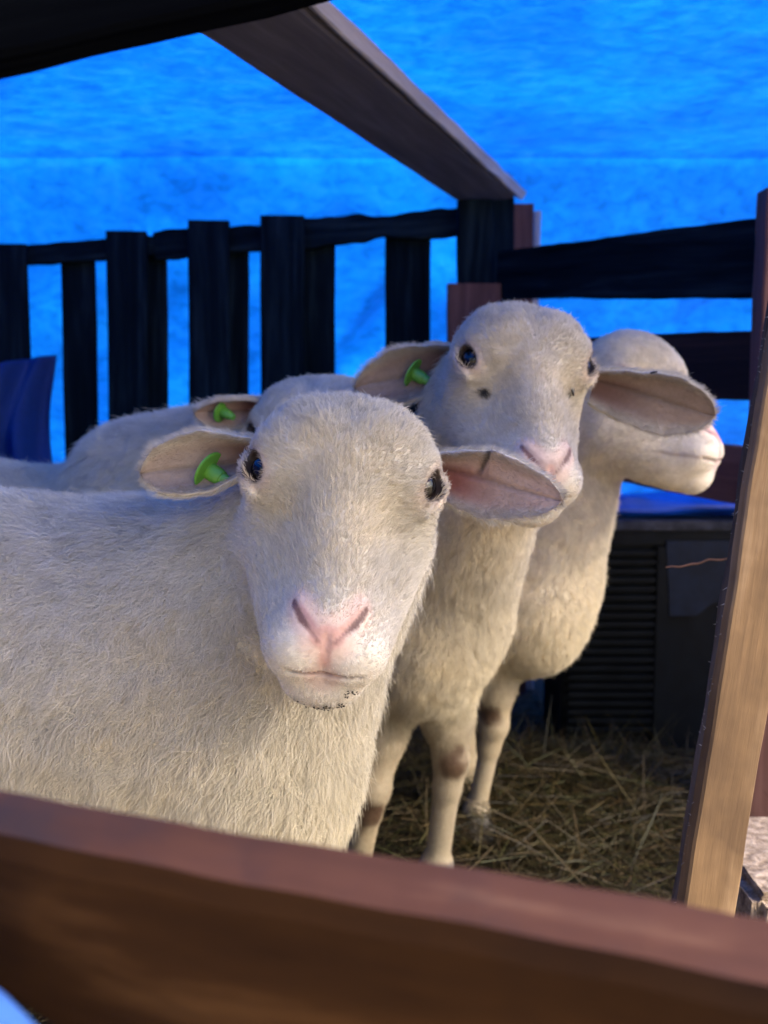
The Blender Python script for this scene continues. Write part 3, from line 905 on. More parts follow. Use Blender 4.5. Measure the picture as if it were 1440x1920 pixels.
# ------------------------------------------------ fur
def add_fur(name, V, T, Nr, dens, leng, comb, tint, n, rad, parent, npt=6, seed=1, clump=0.006, clumpf=0.5, frizz=0.25, lay=0.8, wave=0.0, mat=None):
    """V verts, T triangles, per-vertex normal / density 0..1 / length / comb direction / tint"""
    r = np.random.default_rng(seed)
    a, b, c = V[T[:, 0]], V[T[:, 1]], V[T[:, 2]]
    area = 0.5 * np.linalg.norm(np.cross(b - a, c - a), axis=1)
    wgt = area * dens[T].mean(1)
    n = int(n * wgt.sum())
    if n < 1: return None
    cs = np.cumsum(wgt); cs /= cs[-1]
    ti = np.searchsorted(cs, r.random(n))
    ti = np.minimum(ti, len(T) - 1)
    u = r.random(n); v = r.random(n); s = u + v > 1; u[s] = 1 - u[s]; v[s] = 1 - v[s]
    W = np.stack([1 - u - v, u, v], -1)
    def ip(A):
        B = A[T[ti]]
        return (B * (W[..., None] if B.ndim == 3 else W)).sum(1)
    root = ip(V); nn = ip(Nr); nn /= np.maximum(np.linalg.norm(nn, axis=1)[:, None], 1e-9)
    ln = ip(leng) * r.uniform(0.65, 1.2, n)
    ln = ln * (1 + 0.16 * noise3(root, 45, 7)) * np.where(r.random(n) < 0.03, 1.5, 1.0)
    cb = ip(comb)
    tn = ip(tint)
    root = root - nn * 0.0006
    # combing: coherent swirls plus individual frizz
    f = np.stack([noise3(root, 38, 1), noise3(root, 38, 4), noise3(root, 38, 9)], -1) * 0.32
    f += np.stack([noise3(root, 110, 2), noise3(root, 110, 5), noise3(root, 110, 8)], -1) * 0.28
    cb = cb + f + r.normal(0, frizz, (n, 3))
    cb = cb - nn * (cb * nn).sum(1)[:, None]
    # clumps
    cell = np.maximum(clump, 1e-4)
    g = np.floor(root / cell + 0.35 * f)
    hsh = (g @ np.array([12.9898, 78.233, 37.719]))
    j = np.stack([np.sin(hsh) * 43758.5453 % 1.0, np.sin(hsh + 1.3) * 24634.63 % 1.0, np.sin(hsh + 2.1) * 9631.17 % 1.0], -1)
    cen = (g + 0.2 + 0.6 * j) * cell
    pull = cen - root
    pull -= nn * (pull * nn).sum(1)[:, None]
    pl = np.linalg.norm(pull, axis=1); pull *= np.minimum(1, np.minimum(cell, 0.38 * ln) / np.maximum(pl, 1e-9))[:, None]
    cj = (j - 0.5) * 0.5
    cb = cb + cj * clumpf
    t = np.linspace(0, 1, npt)[None, :, None]
    up = 1 - lay * 0.75
    wv = r.uniform(0, 6.28, n)[:, None, None]
    sidev = np.cross(nn, cb); sidev /= np.maximum(np.linalg.norm(sidev, axis=1)[:, None], 1e-9)
    cbn = cb / np.maximum(1.0, np.linalg.norm(cb, axis=1))[:, None]
    pts = root[:, None] + ln[:, None, None] * (nn[:, None] * (up * t + 0.30 * (t - t * t) * lay) + cbn[:, None] * (lay * (0.35 * t + 0.65 * t * t)))
    pts = pts + pull[:, None] * (clumpf * t ** 1.5)
    if wave:
        pts = pts + sidev[:, None] * (wave * np.sin(t * 5.0 + wv) * t)
    ht = r.uniform(0.82, 1.12, (n, 1)) * (1 + 0.20 * (j[:, :1] - 0.5))
    tn = np.clip(tn * ht, 0, 1)
    hc = bpy.data.hair_curves.new(name)
    hc.add_curves([npt] * n)
    hc.attributes['position'].data.foreach_set('vector', pts.astype(np.float32).ravel())
    ra = hc.attributes.get('radius') or hc.attributes.new('radius', 'FLOAT', 'POINT')
    rr = (rad * (1.0 - 0.80 * np.linspace(0, 1, npt) ** 1.6))[None].repeat(n, 0) * np.clip(ln / max(leng.max(), 1e-6), 0.55, 1)[:, None] * r.uniform(0.7, 1.25, (n, 1))
    ra.data.foreach_set('value', rr.astype(np.float32).ravel())
    ca = hc.attributes.new('tint', 'FLOAT_COLOR', 'CURVE')
    ca.data.foreach_set('color', np.concatenate([tn, np.ones((n, 1))], 1).astype(np.float32).ravel())
    hc.materials.append(mat or M_fur)
    o = bpy.data.objects.new(name, hc)
    col.objects.link(o)
    if parent is not None:
        o.parent = parent
    return o

def tris(F):
    return np.concatenate([F[:, [0, 1, 2]], F[:, [0, 2, 3]]])

# ------------------------------------------------ ear as a cupped leaf
def ear_geo(root, tip, inner, hw, cup0=1.25, cup1=0.35, droop=0.0, fold=0.0, ns=44, ntt=24, th=0.0062, wmax=0.42, rootw=0.5, up=None, tipp=2.2, wig=0.0, opt=None):
    root, tip, inner = np.array(root, float), np.array(tip, float), np.array(inner, float)
    L = tip - root; ln = np.linalg.norm(L); X = L / ln
    Nn = unit(inner - X * (inner @ X)); W = np.cross(Nn, X)
    s = np.linspace(0, 1, ns)
    wd = np.where(s < wmax, rootw + (1 - rootw) * np.sin(s / wmax * math.pi / 2), np.maximum(0, 1 - (np.maximum(s - wmax, 0) / (1 - wmax)) ** tipp) ** 0.62) * hw
    wd = np.maximum(wd, 0.0012) * (1 + 0.03 * np.sin(s * 14 + hw * 900) + 0.02 * np.sin(s * 31))
    t = np.linspace(-1, 1, ntt)
    S, Tt = np.meshgrid(s, t, indexing='ij')
    WD = wd[:, None] * np.ones_like(Tt)
    ca = (cup0 + (cup1 - cup0) * S ** 0.8)
    # the upper edge (t=+1) can fold over more than the lower
    ca = ca * (1 + fold * np.clip(Tt, 0, 1) * (1 - S) ** 0.5)
    y = WD * np.sin(Tt * ca) / ca
    z = WD * (1 - np.cos(Tt * ca)) / ca
    z = z + 0.10 * hw * np.sin(S * 9 + 2) * (1 - Tt ** 2) * wig - 0.0016 * np.exp(-((Tt - 0.25 + 0.3 * S) / 0.08) ** 2)
    o_ = opt or {}
    z = z - o_.get('crease', 0) * 0.0035 * np.exp(-((S - 0.30 - 0.10 * Tt) / 0.03) ** 2) * np.clip((Tt * o_.get('up', 1) - 0.1) / 0.3, 0, 1)
    cl = root[None, None] + X * (S * ln)[..., None] - Nn * (droop * ln * (S ** 2))[..., None]
    front = cl + W * y[..., None] + Nn * z[..., None]
    # offset back
    du = np.gradient(front, axis=0); dv = np.gradient(front, axis=1)
    nr = np.cross(du, dv); nr /= np.maximum(np.linalg.norm(nr, axis=-1)[..., None], 1e-9)
    if (nr[ns // 2, ntt // 2] @ Nn) < 0: nr = -nr
    thk = th * (1 - np.abs(Tt) ** 6 * 0.7) * (1 - 0.4 * S)
    back = front - nr * thk[..., None]
    V = np.concatenate([front.reshape(-1, 3), back.reshape(-1, 3)])
    i, j = np.meshgrid(np.arange(ns - 1), np.arange(ntt - 1), indexing='ij')
    q = (i * ntt + j).ravel(); o = ns * ntt
    Ff = np.stack([q, q + ntt, q + ntt + 1, q + 1], -1)
    Fb = Ff[:, ::-1] + o
    e = []
    for i in range(ns - 1):
        e.append((i * ntt, o + i * ntt, o + (i + 1) * ntt, (i + 1) * ntt))
        k = i * ntt + ntt - 1
        e.append((k, k + ntt, o + k + ntt, o + k))
    for j in range(ntt - 1):
        k = (ns - 1) * ntt + j
        e.append((k, o + k, o + k + 1, k + 1))
    F = np.concatenate([Ff, Fb, np.array(e)])
    # orient
    a = V[Ff[0, 0]]; 
    mid = Ff[len(Ff) // 2]
    nf = np.cross(V[mid[1]] - V[mid[0]], V[mid[2]] - V[mid[0]])
    flip = nf @ Nn < 0
    if flip: F = F[:, ::-1]
    Nrm = np.concatenate([nr.reshape(-1, 3), -nr.reshape(-1, 3)])
    side = np.concatenate([np.ones(ns * ntt), np.zeros(ns * ntt)])
    SS = np.concatenate([S.ravel()] * 2); TT = np.concatenate([Tt.ravel()] * 2)
    rimn = W * np.sign(TT)[:, None]
    return dict(V=V, F=F, N=Nrm, side=side, s=SS, t=TT, X=X, W=W, Nn=Nn, hw=hw, ln=ln, root=root, opt=opt or {})

# ------------------------------------------------ a whole sheep
CREAM = np.array([0.63, 0.59, 0.52])
def build_sheep(spec):
    name_label = spec['label']
    MOUTH[0] = spec.get('mouthw', 0.026)
    Rm = np.stack([unit(spec['U']), unit(spec['V']), unit(spec['W'])])   # rows: head axes in world
    sc = spec.get('scale', 1.0)
    O = np.asarray(spec['O'], float)
    def to_h(p): return ((p - O) @ Rm.T) / sc
    def to_w(q): return O + (np.asarray(q) * sc) @ Rm
    prims = spec['prims']
    neck = spec['neck']
    def sdf(p):
        hp = to_h(p)
        near = (np.abs(hp[:, 0]) < 0.16) & (hp[:, 1] > -0.10) & (hp[:, 1] < 0.36) & (hp[:, 2] > -0.28) & (hp[:, 2] < 0.12)
        dh = np.full(len(p), 0.0)
        far = np.linalg.norm(hp - np.array([0, 0.12, -0.07]), axis=1) - 0.10
        dh[:] = far
        if near.any():
            dh[near] = head_sdf(hp[near])
        dh *= sc
        d = None
        for pr in prims:
            if pr[0] == 'c': x = sd_cone(p, pr[1], pr[2], pr[3], pr[4])
            else: x = sd_ell(p, pr[1], pr[2])
            k = pr[-1]
            d = x if d is None else smin(d, x, k)
        for lg in spec['legs']:
            x = None
            for (a, b, ra, rb) in lg:
                y = sd_cone(p, a, b, ra, rb)
                x = y if x is None else smin(x, y, 0.012)
            d = smin(d, x, 0.03)
        # neck flows into the skull behind the face
        return smin(dh, d, 0.03 * sc)
    allp = [np.asarray(x) for pr in prims for x in ([pr[1]] if pr[0] == 'e' else [pr[1], pr[2]])]
    lo = np.array(spec['lo']); hi = np.array(spec['hi'])
    V, F = surface_nets(sdf, lo, hi, spec.get('h', 0.006))
    # fine head
    hc = np.array([[a, b, c] for a in (-0.09, 0.09) for b in (-0.03, 0.275) for c in (-0.15, 0.01)])
    cw = to_w(hc)
    hb = spec.get('hh', 0.002)
    inbox = lambda p, g: ((to_h(p) > np.array([-0.095 + g, -0.02 + g, -0.115 + g])) & (to_h(p) < np.array([0.095 - g, 0.275 - g, 0.03 - g]))).all(1)
    V2, F2 = surface_nets(lambda p: sdf(to_w(p)) / sc, (-0.10, -0.022, -0.118), (0.10, 0.275, 0.02), hb)
    V2 = to_w(V2)
    keep = ~inbox(V[F].mean(1), 0.004)
    F = F[keep]
    def project(V, f, it=2):
        for _ in range(it):
            g = grad(f, V); V = V - g * np.clip(f(V), -0.003, 0.003)[:, None]
        return V
    V2 = project(V2, sdf, 1)
    nV = grad(sdf, V); nV2 = grad(sdf, V2, 0.0005)
    ears = [ear_geo(**e) for e in spec['ears']]
    # --- colours, lengths, combing per vertex
    body_dir = np.asarray(spec['body_dir'], float)
    pts_ = []
    for (pt, rad, c) in spec.get('patches', []):
        p_ = np.array([pt], float)
        for _ in range(8): p_ = p_ - grad(sdf, p_) * np.clip(sdf(p_), -0.03, 0.03)[:, None]
        pts_.append((p_[0], rad, c))
    def attrs(V, Nr):
        hp = to_h(V)
        u, v, w_ = np.abs(hp[:, 0]), hp[:, 1], hp[:, 2]
        headd = np.linalg.norm((hp - np.array([0, 0.125, -0.05])) / np.array([0.12, 0.165, 0.10]), axis=1)
        back = smooth(-w_, 0.085, 0.15) * (1 - smooth(v, 0.18, 0.25))
        isneck = np.maximum(smooth(headd, 0.95, 1.25), back)
        # tint
        base = np.tile(CREAM * np.array(spec.get('tone', (1, 1, 1))), (len(V), 1))
        n1 = noise3(V, 9, 3)[:, None]; n2 = noise3(V, 30, 6)[:, None]
        colr = base * (1 + 0.06 * n1 + 0.05 * n2) * (1 - np.array([0.02, 0.05, 0.12]) * np.clip(n1 + 0.5 * n2, 0, 1.2))
        # yellower cream low down, greyish top of the head
        low = smooth(0.60 - V[:, 2], 0.0, 0.25)[:, None] * isneck[:, None]
        colr = colr * (1 - low * np.array([0.02, 0.06, 0.20]))
        topg = (1 - smooth(v, 0.02, 0.12)) * (1 - isneck)
        colr = colr * (1 - 0.10 * topg[:, None])
        white = spec.get('white', 0.45) * smooth(v, 0.10, 0.23) * (1 - isneck)
        colr = colr * (1 - white[:, None]) + white[:, None] * np.array([0.62, 0.575, 0.53])
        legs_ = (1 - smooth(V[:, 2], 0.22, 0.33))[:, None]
        colr = colr * (1 - legs_ * np.array([0.46, 0.49, 0.52]))  # legs darkened: shade painted into the colour, together with dirt
        # muck patches
        for (pt, rad, c) in pts_:
            dd = np.linalg.norm(V - np.asarray(pt), axis=1) + 0.25 * rad * noise3(V, 60, 2)
            k = (1 - smooth(dd, rad * 0.5, rad))[:, None]
            colr = colr * (1 - k) + k * np.asarray(c)
        # head skin features
        dn = np.minimum(sd_cone(np.stack([u, v, w_], -1), (0.0265, 0.188, -0.008), (0.004, 0.217, -0.006), 0.0022, 0.0045), 1)
        pad = sd_ell(np.stack([u, v, w_], -1), (0, 0.2140, -0.008), (0.012, 0.008, 0.02))
        pd = np.minimum(dn, pad)
        pink = 1 - smooth(pd, -0.002, 0.003)
        colr = colr * (1 - pink[:, None]) + pink[:, None] * np.array(spec.get('nosec', (0.52, 0.365, 0.325)))
        pq = 1 - smooth(pd, 0.004, 0.014)
        colr = colr * (1 - 0.35 * pq[:, None] * np.array([0, 0.45, 0.5]))
        ns = np.minimum(sd_cone(np.stack([u, v, w_], -1), (0.0285, 0.186, -0.013), (0.0185, 0.203, -0.010), 0.0005, 0.0018),
                        sd_cone(np.stack([u, v, w_], -1), (0.0185, 0.203, -0.010), (0.0060, 0.2165, -0.009), 0.0018, 0.0004))
        inn = 1 - smooth(ns, 0.0005, 0.0025)
        colr = colr * (1 - inn[:, None]) + inn[:, None] * np.array([0.15, 0.08, 0.07])
        phi = 1 - smooth(sd_cone(np.stack([u, v, w_], -1), (0, 0.214, -0.006), (0, 0.238, -0.02), 0.002, 0.003), 0.0, 0.004)
        colr = colr * (1 - phi[:, None]) + phi[:, None] * np.array([0.50, 0.31, 0.27])
        mp_ = np.stack([u, v, w_], -1)
        ml = np.abs(((v - 0.2390) - 1.05 * (w_ + 0.026)) / 1.45 + 0.10 * u ** 2 / 0.04) + 0.3 * np.clip(-0.062 - w_, 0, 1)
        mouth = 0.62 * (1 - spec.get('mfade', 0.85) * smooth(u, 0.006, 0.028)) * (1 - smooth(ml, 0.0010, 0.0040)) * (1 - isneck) * (v > 0.15)
        colr = colr * (1 - mouth[:, None]) + mouth[:, None] * np.array([0.17, 0.10, 0.085])
        lip = 1 - smooth(np.linalg.norm(np.stack([u * 0.8, v - 0.2385, (w_ + 0.028) * .6], -1), axis=1), 0.006, 0.016)
        colr = colr * (1 - 0.5 * lip[:, None]) + 0.5 * lip[:, None] * np.array([0.45, 0.27, 0.24])
        E, H, Vv = eye_axes()
        q = (np.stack([u, v, w_], -1) - (EYE + 0.010 * E)) @ np.stack([E, H, Vv]).T
        de = np.linalg.norm(q[:, 1:] / np.array([0.0135, 0.0105]), axis=1)
        ring = (1 - smooth(de, 0.98, 1.12)) * (np.abs(q[:, 0]) < 0.03)
        colr = colr * (1 - ring[:, None]) + ring[:, None] * np.array([0.035, 0.022, 0.018])
        # pink-tan skin round the eye
        r2 = (1 - smooth(de, 1.1, 1.9)) * (1 - ring) * (np.abs(q[:, 0]) < 0.03)
        colr = colr * (1 - 0.30 * r2[:, None] * np.array([0.5, 0.8, 0.9]))
        # density
        bare = np.maximum.reduce([pink, inn, phi * 0.9, ring, 0.35 * lip])
        dens = 1 - bare
        # inside the mouth and nostrils no hair
        length = 0.0080 + 0.0030 * smooth(-v, -0.09, -0.01)
        length = spec.get('facelen', 1.0) * length * (1 - 0.62 * smooth(v, 0.15, 0.235)) * (1 - 0.5 * pq) * (1 - 0.45 * r2)
        L_body = spec.get('wool', 0.020)
        legz = 1 - smooth(V[:, 2], 0.20, 0.31)
        lb = L_body * (1 - 0.8 * legz)
        length = length * (1 - isneck) + lb * isneck
        # combing
        S = np.sign(hp[:, 0])
        ch = np.stack([0.55 * S * smooth(u, 0, 0.03), -1.0 + 1.3 * smooth(v, 0.20, 0.24), np.zeros(len(V))], -1)
        # hair on the cheeks runs backwards to the neck
        ch = ch * (1 - smooth(u, 0.045, 0.07)[:, None]) + smooth(u, 0.045, 0.07)[:, None] * np.array([0, -0.7, -0.9])
        cw_ = ch @ Rm
        cbod = np.tile(np.array([0, 0, -1.0]) * 0.9 + body_dir * 0.5, (len(V), 1))
        comb = cw_ * (1 - isneck[:, None]) + cbod * isneck[:, None]
        return colr, dens, length, comb, isneck
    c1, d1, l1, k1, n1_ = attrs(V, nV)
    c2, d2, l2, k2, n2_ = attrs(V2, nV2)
    # hooves
    hz = V[:, 2] < spec.get('hoofz', 0.045)
    c1[hz] = (0.16, 0.14, 0.12); d1[hz] = 0
    parts = [(V, F, nV, c1, d1, l1, k1), (V2, F2, nV2, c2, d2, l2, k2)]
    root = empty('sheep', (float(spec['base'][0]), float(spec['base'][1]), 0))
    tag(root, name_label, 'sheep', 'sheep in the pen')
    ear_attr = []
    for e in ears:
        s, t, sd_ = e['s'], e['t'], e['side']
        nv = len(s)
        inner_c = np.array(e['opt'].get('inc', spec.get('ear_in', (0.37, 0.265, 0.22))))
        rim = smooth(np.abs(t - 0.08), 0.50, 1.0)[:, None]
        cc = inner_c * (1 - 0.65 * rim) + 0.65 * rim * CREAM * 0.85
        canal = ((1 - smooth(s, 0.12, 0.62)) * (1 - smooth(np.abs(t + 0.10), 0.20, 0.85)))[:, None]
        cc = cc * (1 - canal) + canal * np.array(e['opt'].get('canal', spec.get('canal', (0.16, 0.06, 0.05))))
        vein = np.exp(-((t - 0.25 + 0.3 * s) / 0.10) ** 2)[:, None] * (1 - smooth(s, 0.6, 0.95))[:, None]
        crease = (np.exp(-((s - 0.30 - 0.10 * t) / 0.022) ** 2) * smooth(t * e['opt'].get('up', 1), 0.15, 0.4))[:, None] * e['opt'].get('crease', 0.0)  # shade of the ear fold, painted into the skin colour
        cc = cc * (1 - 0.35 * vein) * (1 - 0.75 * crease)
        outc = np.tile(CREAM * 0.95, (nv, 1))
        cc = np.where(sd_[:, None] > 0.5, cc, outc)
        cc = cc * (1 + 0.06 * noise3(e['V'], 60, 4)[:, None])
        edge = smooth(s, 0.93, 1.0)[:, None] * spec.get('eartip', 0.4)
        cc = cc * (1 - edge) + edge * np.array([0.12, 0.09, 0.08])
        de = np.where(sd_ > 0.5, 0.45 + 0.55 * smooth(np.abs(t), 0.35, 0.9), 1.0) * (1 - canal[:, 0])
        le = np.where(sd_ > 0.5, 0.0030 + 0.0030 * smooth(np.abs(t), 0.5, 0.95), 0.0045 + 0.0040 * smooth(np.abs(t), 0.75, 1.0))
        ke = np.tile(e['X'], (nv, 1)) * 0.9 + e['W'] * (np.sign(t) * 0.5 * smooth(np.abs(t), 0.5, 1))[:, None]
        ear_attr.append((e['V'], e['F'], e['N'], cc, de, le, ke))
    allp = parts + ear_attr
    base = np.array([root.location.x, root.location.y, 0.0])
    off = 0; VV, FF, CC = [], [], []
    for p in allp:
        VV.append(p[0] - base); FF.append(p[1] + off); CC.append(p[3]); off += len(p[0])
    VV, FF, CC = np.concatenate(VV), np.concatenate(FF), np.concatenate(CC)
    used = np.zeros(len(VV), bool); used[FF.ravel()] = True
    remap = np.cumsum(used) - 1
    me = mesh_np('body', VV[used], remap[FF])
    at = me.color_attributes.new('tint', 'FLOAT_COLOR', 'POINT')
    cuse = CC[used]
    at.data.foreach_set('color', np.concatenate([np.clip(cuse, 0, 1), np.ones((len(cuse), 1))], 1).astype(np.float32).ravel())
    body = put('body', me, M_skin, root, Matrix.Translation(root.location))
    # --- fur
    sd_ = spec['seed']
    q = spec.get('q', 1.0)
    T1 = tris(F); T2 = tris(F2)
    bodyfur = n1_ > 0.35
    add_fur('fleece', V - base, T1, nV, d1 * np.clip(n1_ * 1.4 + 0.15, 0, 1) * (1 - 0.3 * (V[:, 2] < 0.25)), l1, k1, c1, spec.get('nb', 300000) * q, 0.00024, body, npt=6, seed=sd_, clump=0.0075, clumpf=0.60, frizz=0.42, lay=0.72, wave=0.0016)
    add_fur('face_hair', V2 - base, T2, nV2, d2 * (1 - n2_) ** 0.5, l2, k2, c2, spec.get('nf', 1700000) * q, 0.00026, body, npt=5, seed=sd_ + 1, clump=0.0048, clumpf=0.60, frizz=0.34, lay=0.74)
    add_fur('neck_hair', V2 - base, T2, nV2, d2 * n2_, np.maximum(l2, 0.006), k2, c2, spec.get('nb', 300000) * 1.3 * q, 0.00032, body, npt=7, seed=sd_ + 2, clump=0.010, clumpf=0.5, frizz=0.28, lay=0.82, wave=0.001)
    for e in ear_attr:
        add_fur('ear_hair', e[0] - base, tris(e[1]), e[2], e[4], e[5], e[6], e[3], 1700000 * q, 0.00019, body, npt=4, seed=sd_ + 3, clump=0.003, clumpf=0.3, frizz=0.30, lay=0.78)
    # --- eyes
    E, H, Vv = eye_axes()
    import bmesh
    for S in (-1, 1):
        bm = bmesh.new(); bmesh.ops.create_uvsphere(bm, u_segments=48, v_segments=32, radius=0.0142 * sc)
        me = bpy.data.meshes.new('eye'); bm.to_mesh(me); bm.free()
        for p in me.polygons: p.use_smooth = True
        m3 = np.array([S, 1, 1.0])
        ew, hw_, vw = ((E * m3) @ Rm), ((H * m3) @ Rm), ((Vv * m3) @ Rm)
        c = to_w((EYE - 0.0030 * E) * m3)
        M = Matrix(((ew[0], hw_[0], vw[0], c[0]), (ew[1], hw_[1], vw[1], c[1]), (ew[2], hw_[2], vw[2], c[2]), (0, 0, 0, 1)))
        put('eye', me, M_eye, root, M)
    # --- lashes: a fan of pale hairs over each eye
    r = np.random.default_rng(sd_ + 9)
    Ps = []
    for S in (-1, 1):
        m3 = np.array([S, 1, 1.0]); sg = 1.0 if Vv[0] > 0 else -1.0
        for k in range(46):
            a = r.uniform(-1, 1)
            b0 = EYE + E * (0.0125 - 0.004 * a * a) + H * 0.0125 * a + Vv * 0.0090 * sg * math.sqrt(max(0, 1 - a * a * .9))
            dd = unit(E * 0.9 + Vv * sg * r.uniform(-0.6, 0.3) + H * (a * 0.5 + r.normal(0, .15)))
            ll = r.uniform(0.006, 0.012)
            cu = [b0 + dd * ll * t - Vv * sg * (0.25 * ll * t * t) for t in np.linspace(0, 1, 5)]
            Ps.append([to_w(x * m3) - base for x in cu])
    Ps = np.array(Ps)
    hcv = bpy.data.hair_curves.new('lashes'); hcv.add_curves([5] * len(Ps))
    hcv.attributes['position'].data.foreach_set('vector', Ps.astype(np.float32).ravel())
    ra = hcv.attributes.get('radius') or hcv.attributes.new('radius', 'FLOAT', 'POINT')
    ra.data.foreach_set('value', (np.array([.00016, .00015, .00013, .0001, .00004])[None].repeat(len(Ps), 0)).astype(np.float32).ravel())
    ca = hcv.attributes.new('tint', 'FLOAT_COLOR', 'CURVE')
    ca.data.foreach_set('color', np.tile(np.array([.7, .62, .5, 1.0]), (len(Ps), 1)).astype(np.float32).ravel())
    hcv.materials.append(M_fur)
    lo_ = bpy.data.objects.new('lashes', hcv); col.objects.link(lo_); lo_.parent = body
    # --- ear tag: a disc behind a pin, through the ear
    for tg in spec.get('tags', []):
        e = ears[tg['ear']]
        s0, t0 = tg['st']
        k = np.argmin((e['s'] - s0) ** 2 + (e['t'] - t0) ** 2 + (1 - e['side']) * 9)
        c = e['V'][k]; nn = unit(tg['dir'])
        add_tag(root, c, nn, e['X'], tg.get('size', 1.0))
    return root, to_w, sdf, body

def lathe(name, prof, c, ax, mat, parent, seg=32, off=None):
    ax = Vector(ax).normalized()
    q = ax.to_track_quat('Z', 'Y').to_matrix().to_4x4()
    V, F = [], []
    for (r_, z) in prof:
        for k in range(seg):
            a = 2 * math.pi * k / seg
            V.append((r_ * math.cos(a), r_ * math.sin(a), z))
    n = len(prof)
    for i in range(n - 1):
        for k in range(seg):
            F.append((i * seg + k, i * seg + (k + 1) % seg, (i + 1) * seg + (k + 1) % seg, (i + 1) * seg + k))
    F.append(tuple(reversed(range(seg)))); F.append(tuple(range((n - 1) * seg, n * seg)))
    me = mesh_np(name, V, F, smooth=False)
    o = put(name, me, mat, None)
    o.parent = parent
    o.matrix_local = Matrix.Translation(-Vector(off)) @ Matrix.Translation(Vector(c)) @ q
    return o

def add_tag(root, c, nn, X, size):
    k = size
    t = empty('ear_tag', (0, 0, 0)); t.parent = root
    # parts keep their world place through the tag's empty at the sheep's base
    d = lathe('tag_disc', [(0.0005, 0.0020 * k), (0.0130 * k, 0.0020 * k), (0.0138 * k, 0.0026 * k), (0.0138 * k, 0.0036 * k), (0.0130 * k, 0.0042 * k), (0.0050 * k, 0.0046 * k), (0.0006, 0.0047 * k)], c, nn, M_tag, t, off=root.location)
    p = lathe('tag_pin', [(0.0062 * k, 0.0044 * k), (0.0060 * k, 0.0120 * k), (0.0054 * k, 0.0150 * k), (0.0047 * k, 0.0155 * k), (0.0040 * k, 0.0200 * k), (0.0030 * k, 0.0212 * k), (0.0004, 0.0212 * k)], c, nn, M_tag, t, off=root.location)

def A3(v): return np.array([v[0], v[1], v[2]], float)
def px3(x, y, Y): return A3(P(x, y, Y))

def leg(top, knee, fet, foot, r0=0.045, r1=0.024, r2=0.019):
    top, knee, fet, foot = map(lambda q: np.asarray(q, float), (top, knee, fet, foot))
    fwd = np.array([foot[0] - fet[0], foot[1] - fet[1], 0]); 
    fwd = fwd / (np.linalg.norm(fwd) + 1e-6)
    side = np.array([-fwd[1], fwd[0], 0])
    mid = (top + knee) / 2
    out = [(top, mid, r0, (r0 + r1) / 2), (mid, knee, (r0 + r1) / 2, r1), (knee, knee + (fet - knee) * .25, r1 * 1.08, r2 * .95), (knee + (fet - knee) * .25, fet, r2 * .9, r2 * .85), (fet, fet, r2 * 1.15, r2 * 1.15)]
    for s in (-1, 1):
        a = fet + side * 0.007 * s; b = foot + side * 0.011 * s + np.array([0, 0, 0.016])
        out.append((a, b, r2 * .75, 0.014))
        out.append((b, b + fwd * 0.018 + np.array([0, 0, -0.003]), 0.014, 0.010))
    return out

def head_frame(roll, pitch, yaw):
    """roll clockwise in the picture, pitch = how far the nose comes towards the camera from hanging straight down, yaw to the picture's right"""
    U = Vector((1, 0, 0)); V = Vector((0, -math.sin(pitch), -math.cos(pitch))); W = Vector((0, -math.cos(pitch), math.sin(pitch)))
    Ry = Matrix.Rotation(yaw, 3, 'Z'); Rr = Matrix.Rotation(roll, 3, 'Y')
    return [A3(Rr @ (Ry @ a)) for a in (U, V, W)]

def place_head(eye_mid, fr, sc):
    """origin so that the point between the eyes lands on eye_mid"""
    U, V, W = fr
    return np.asarray(eye_mid) - sc * (V * EYE[1] + W * EYE[2])

UP1 = 1
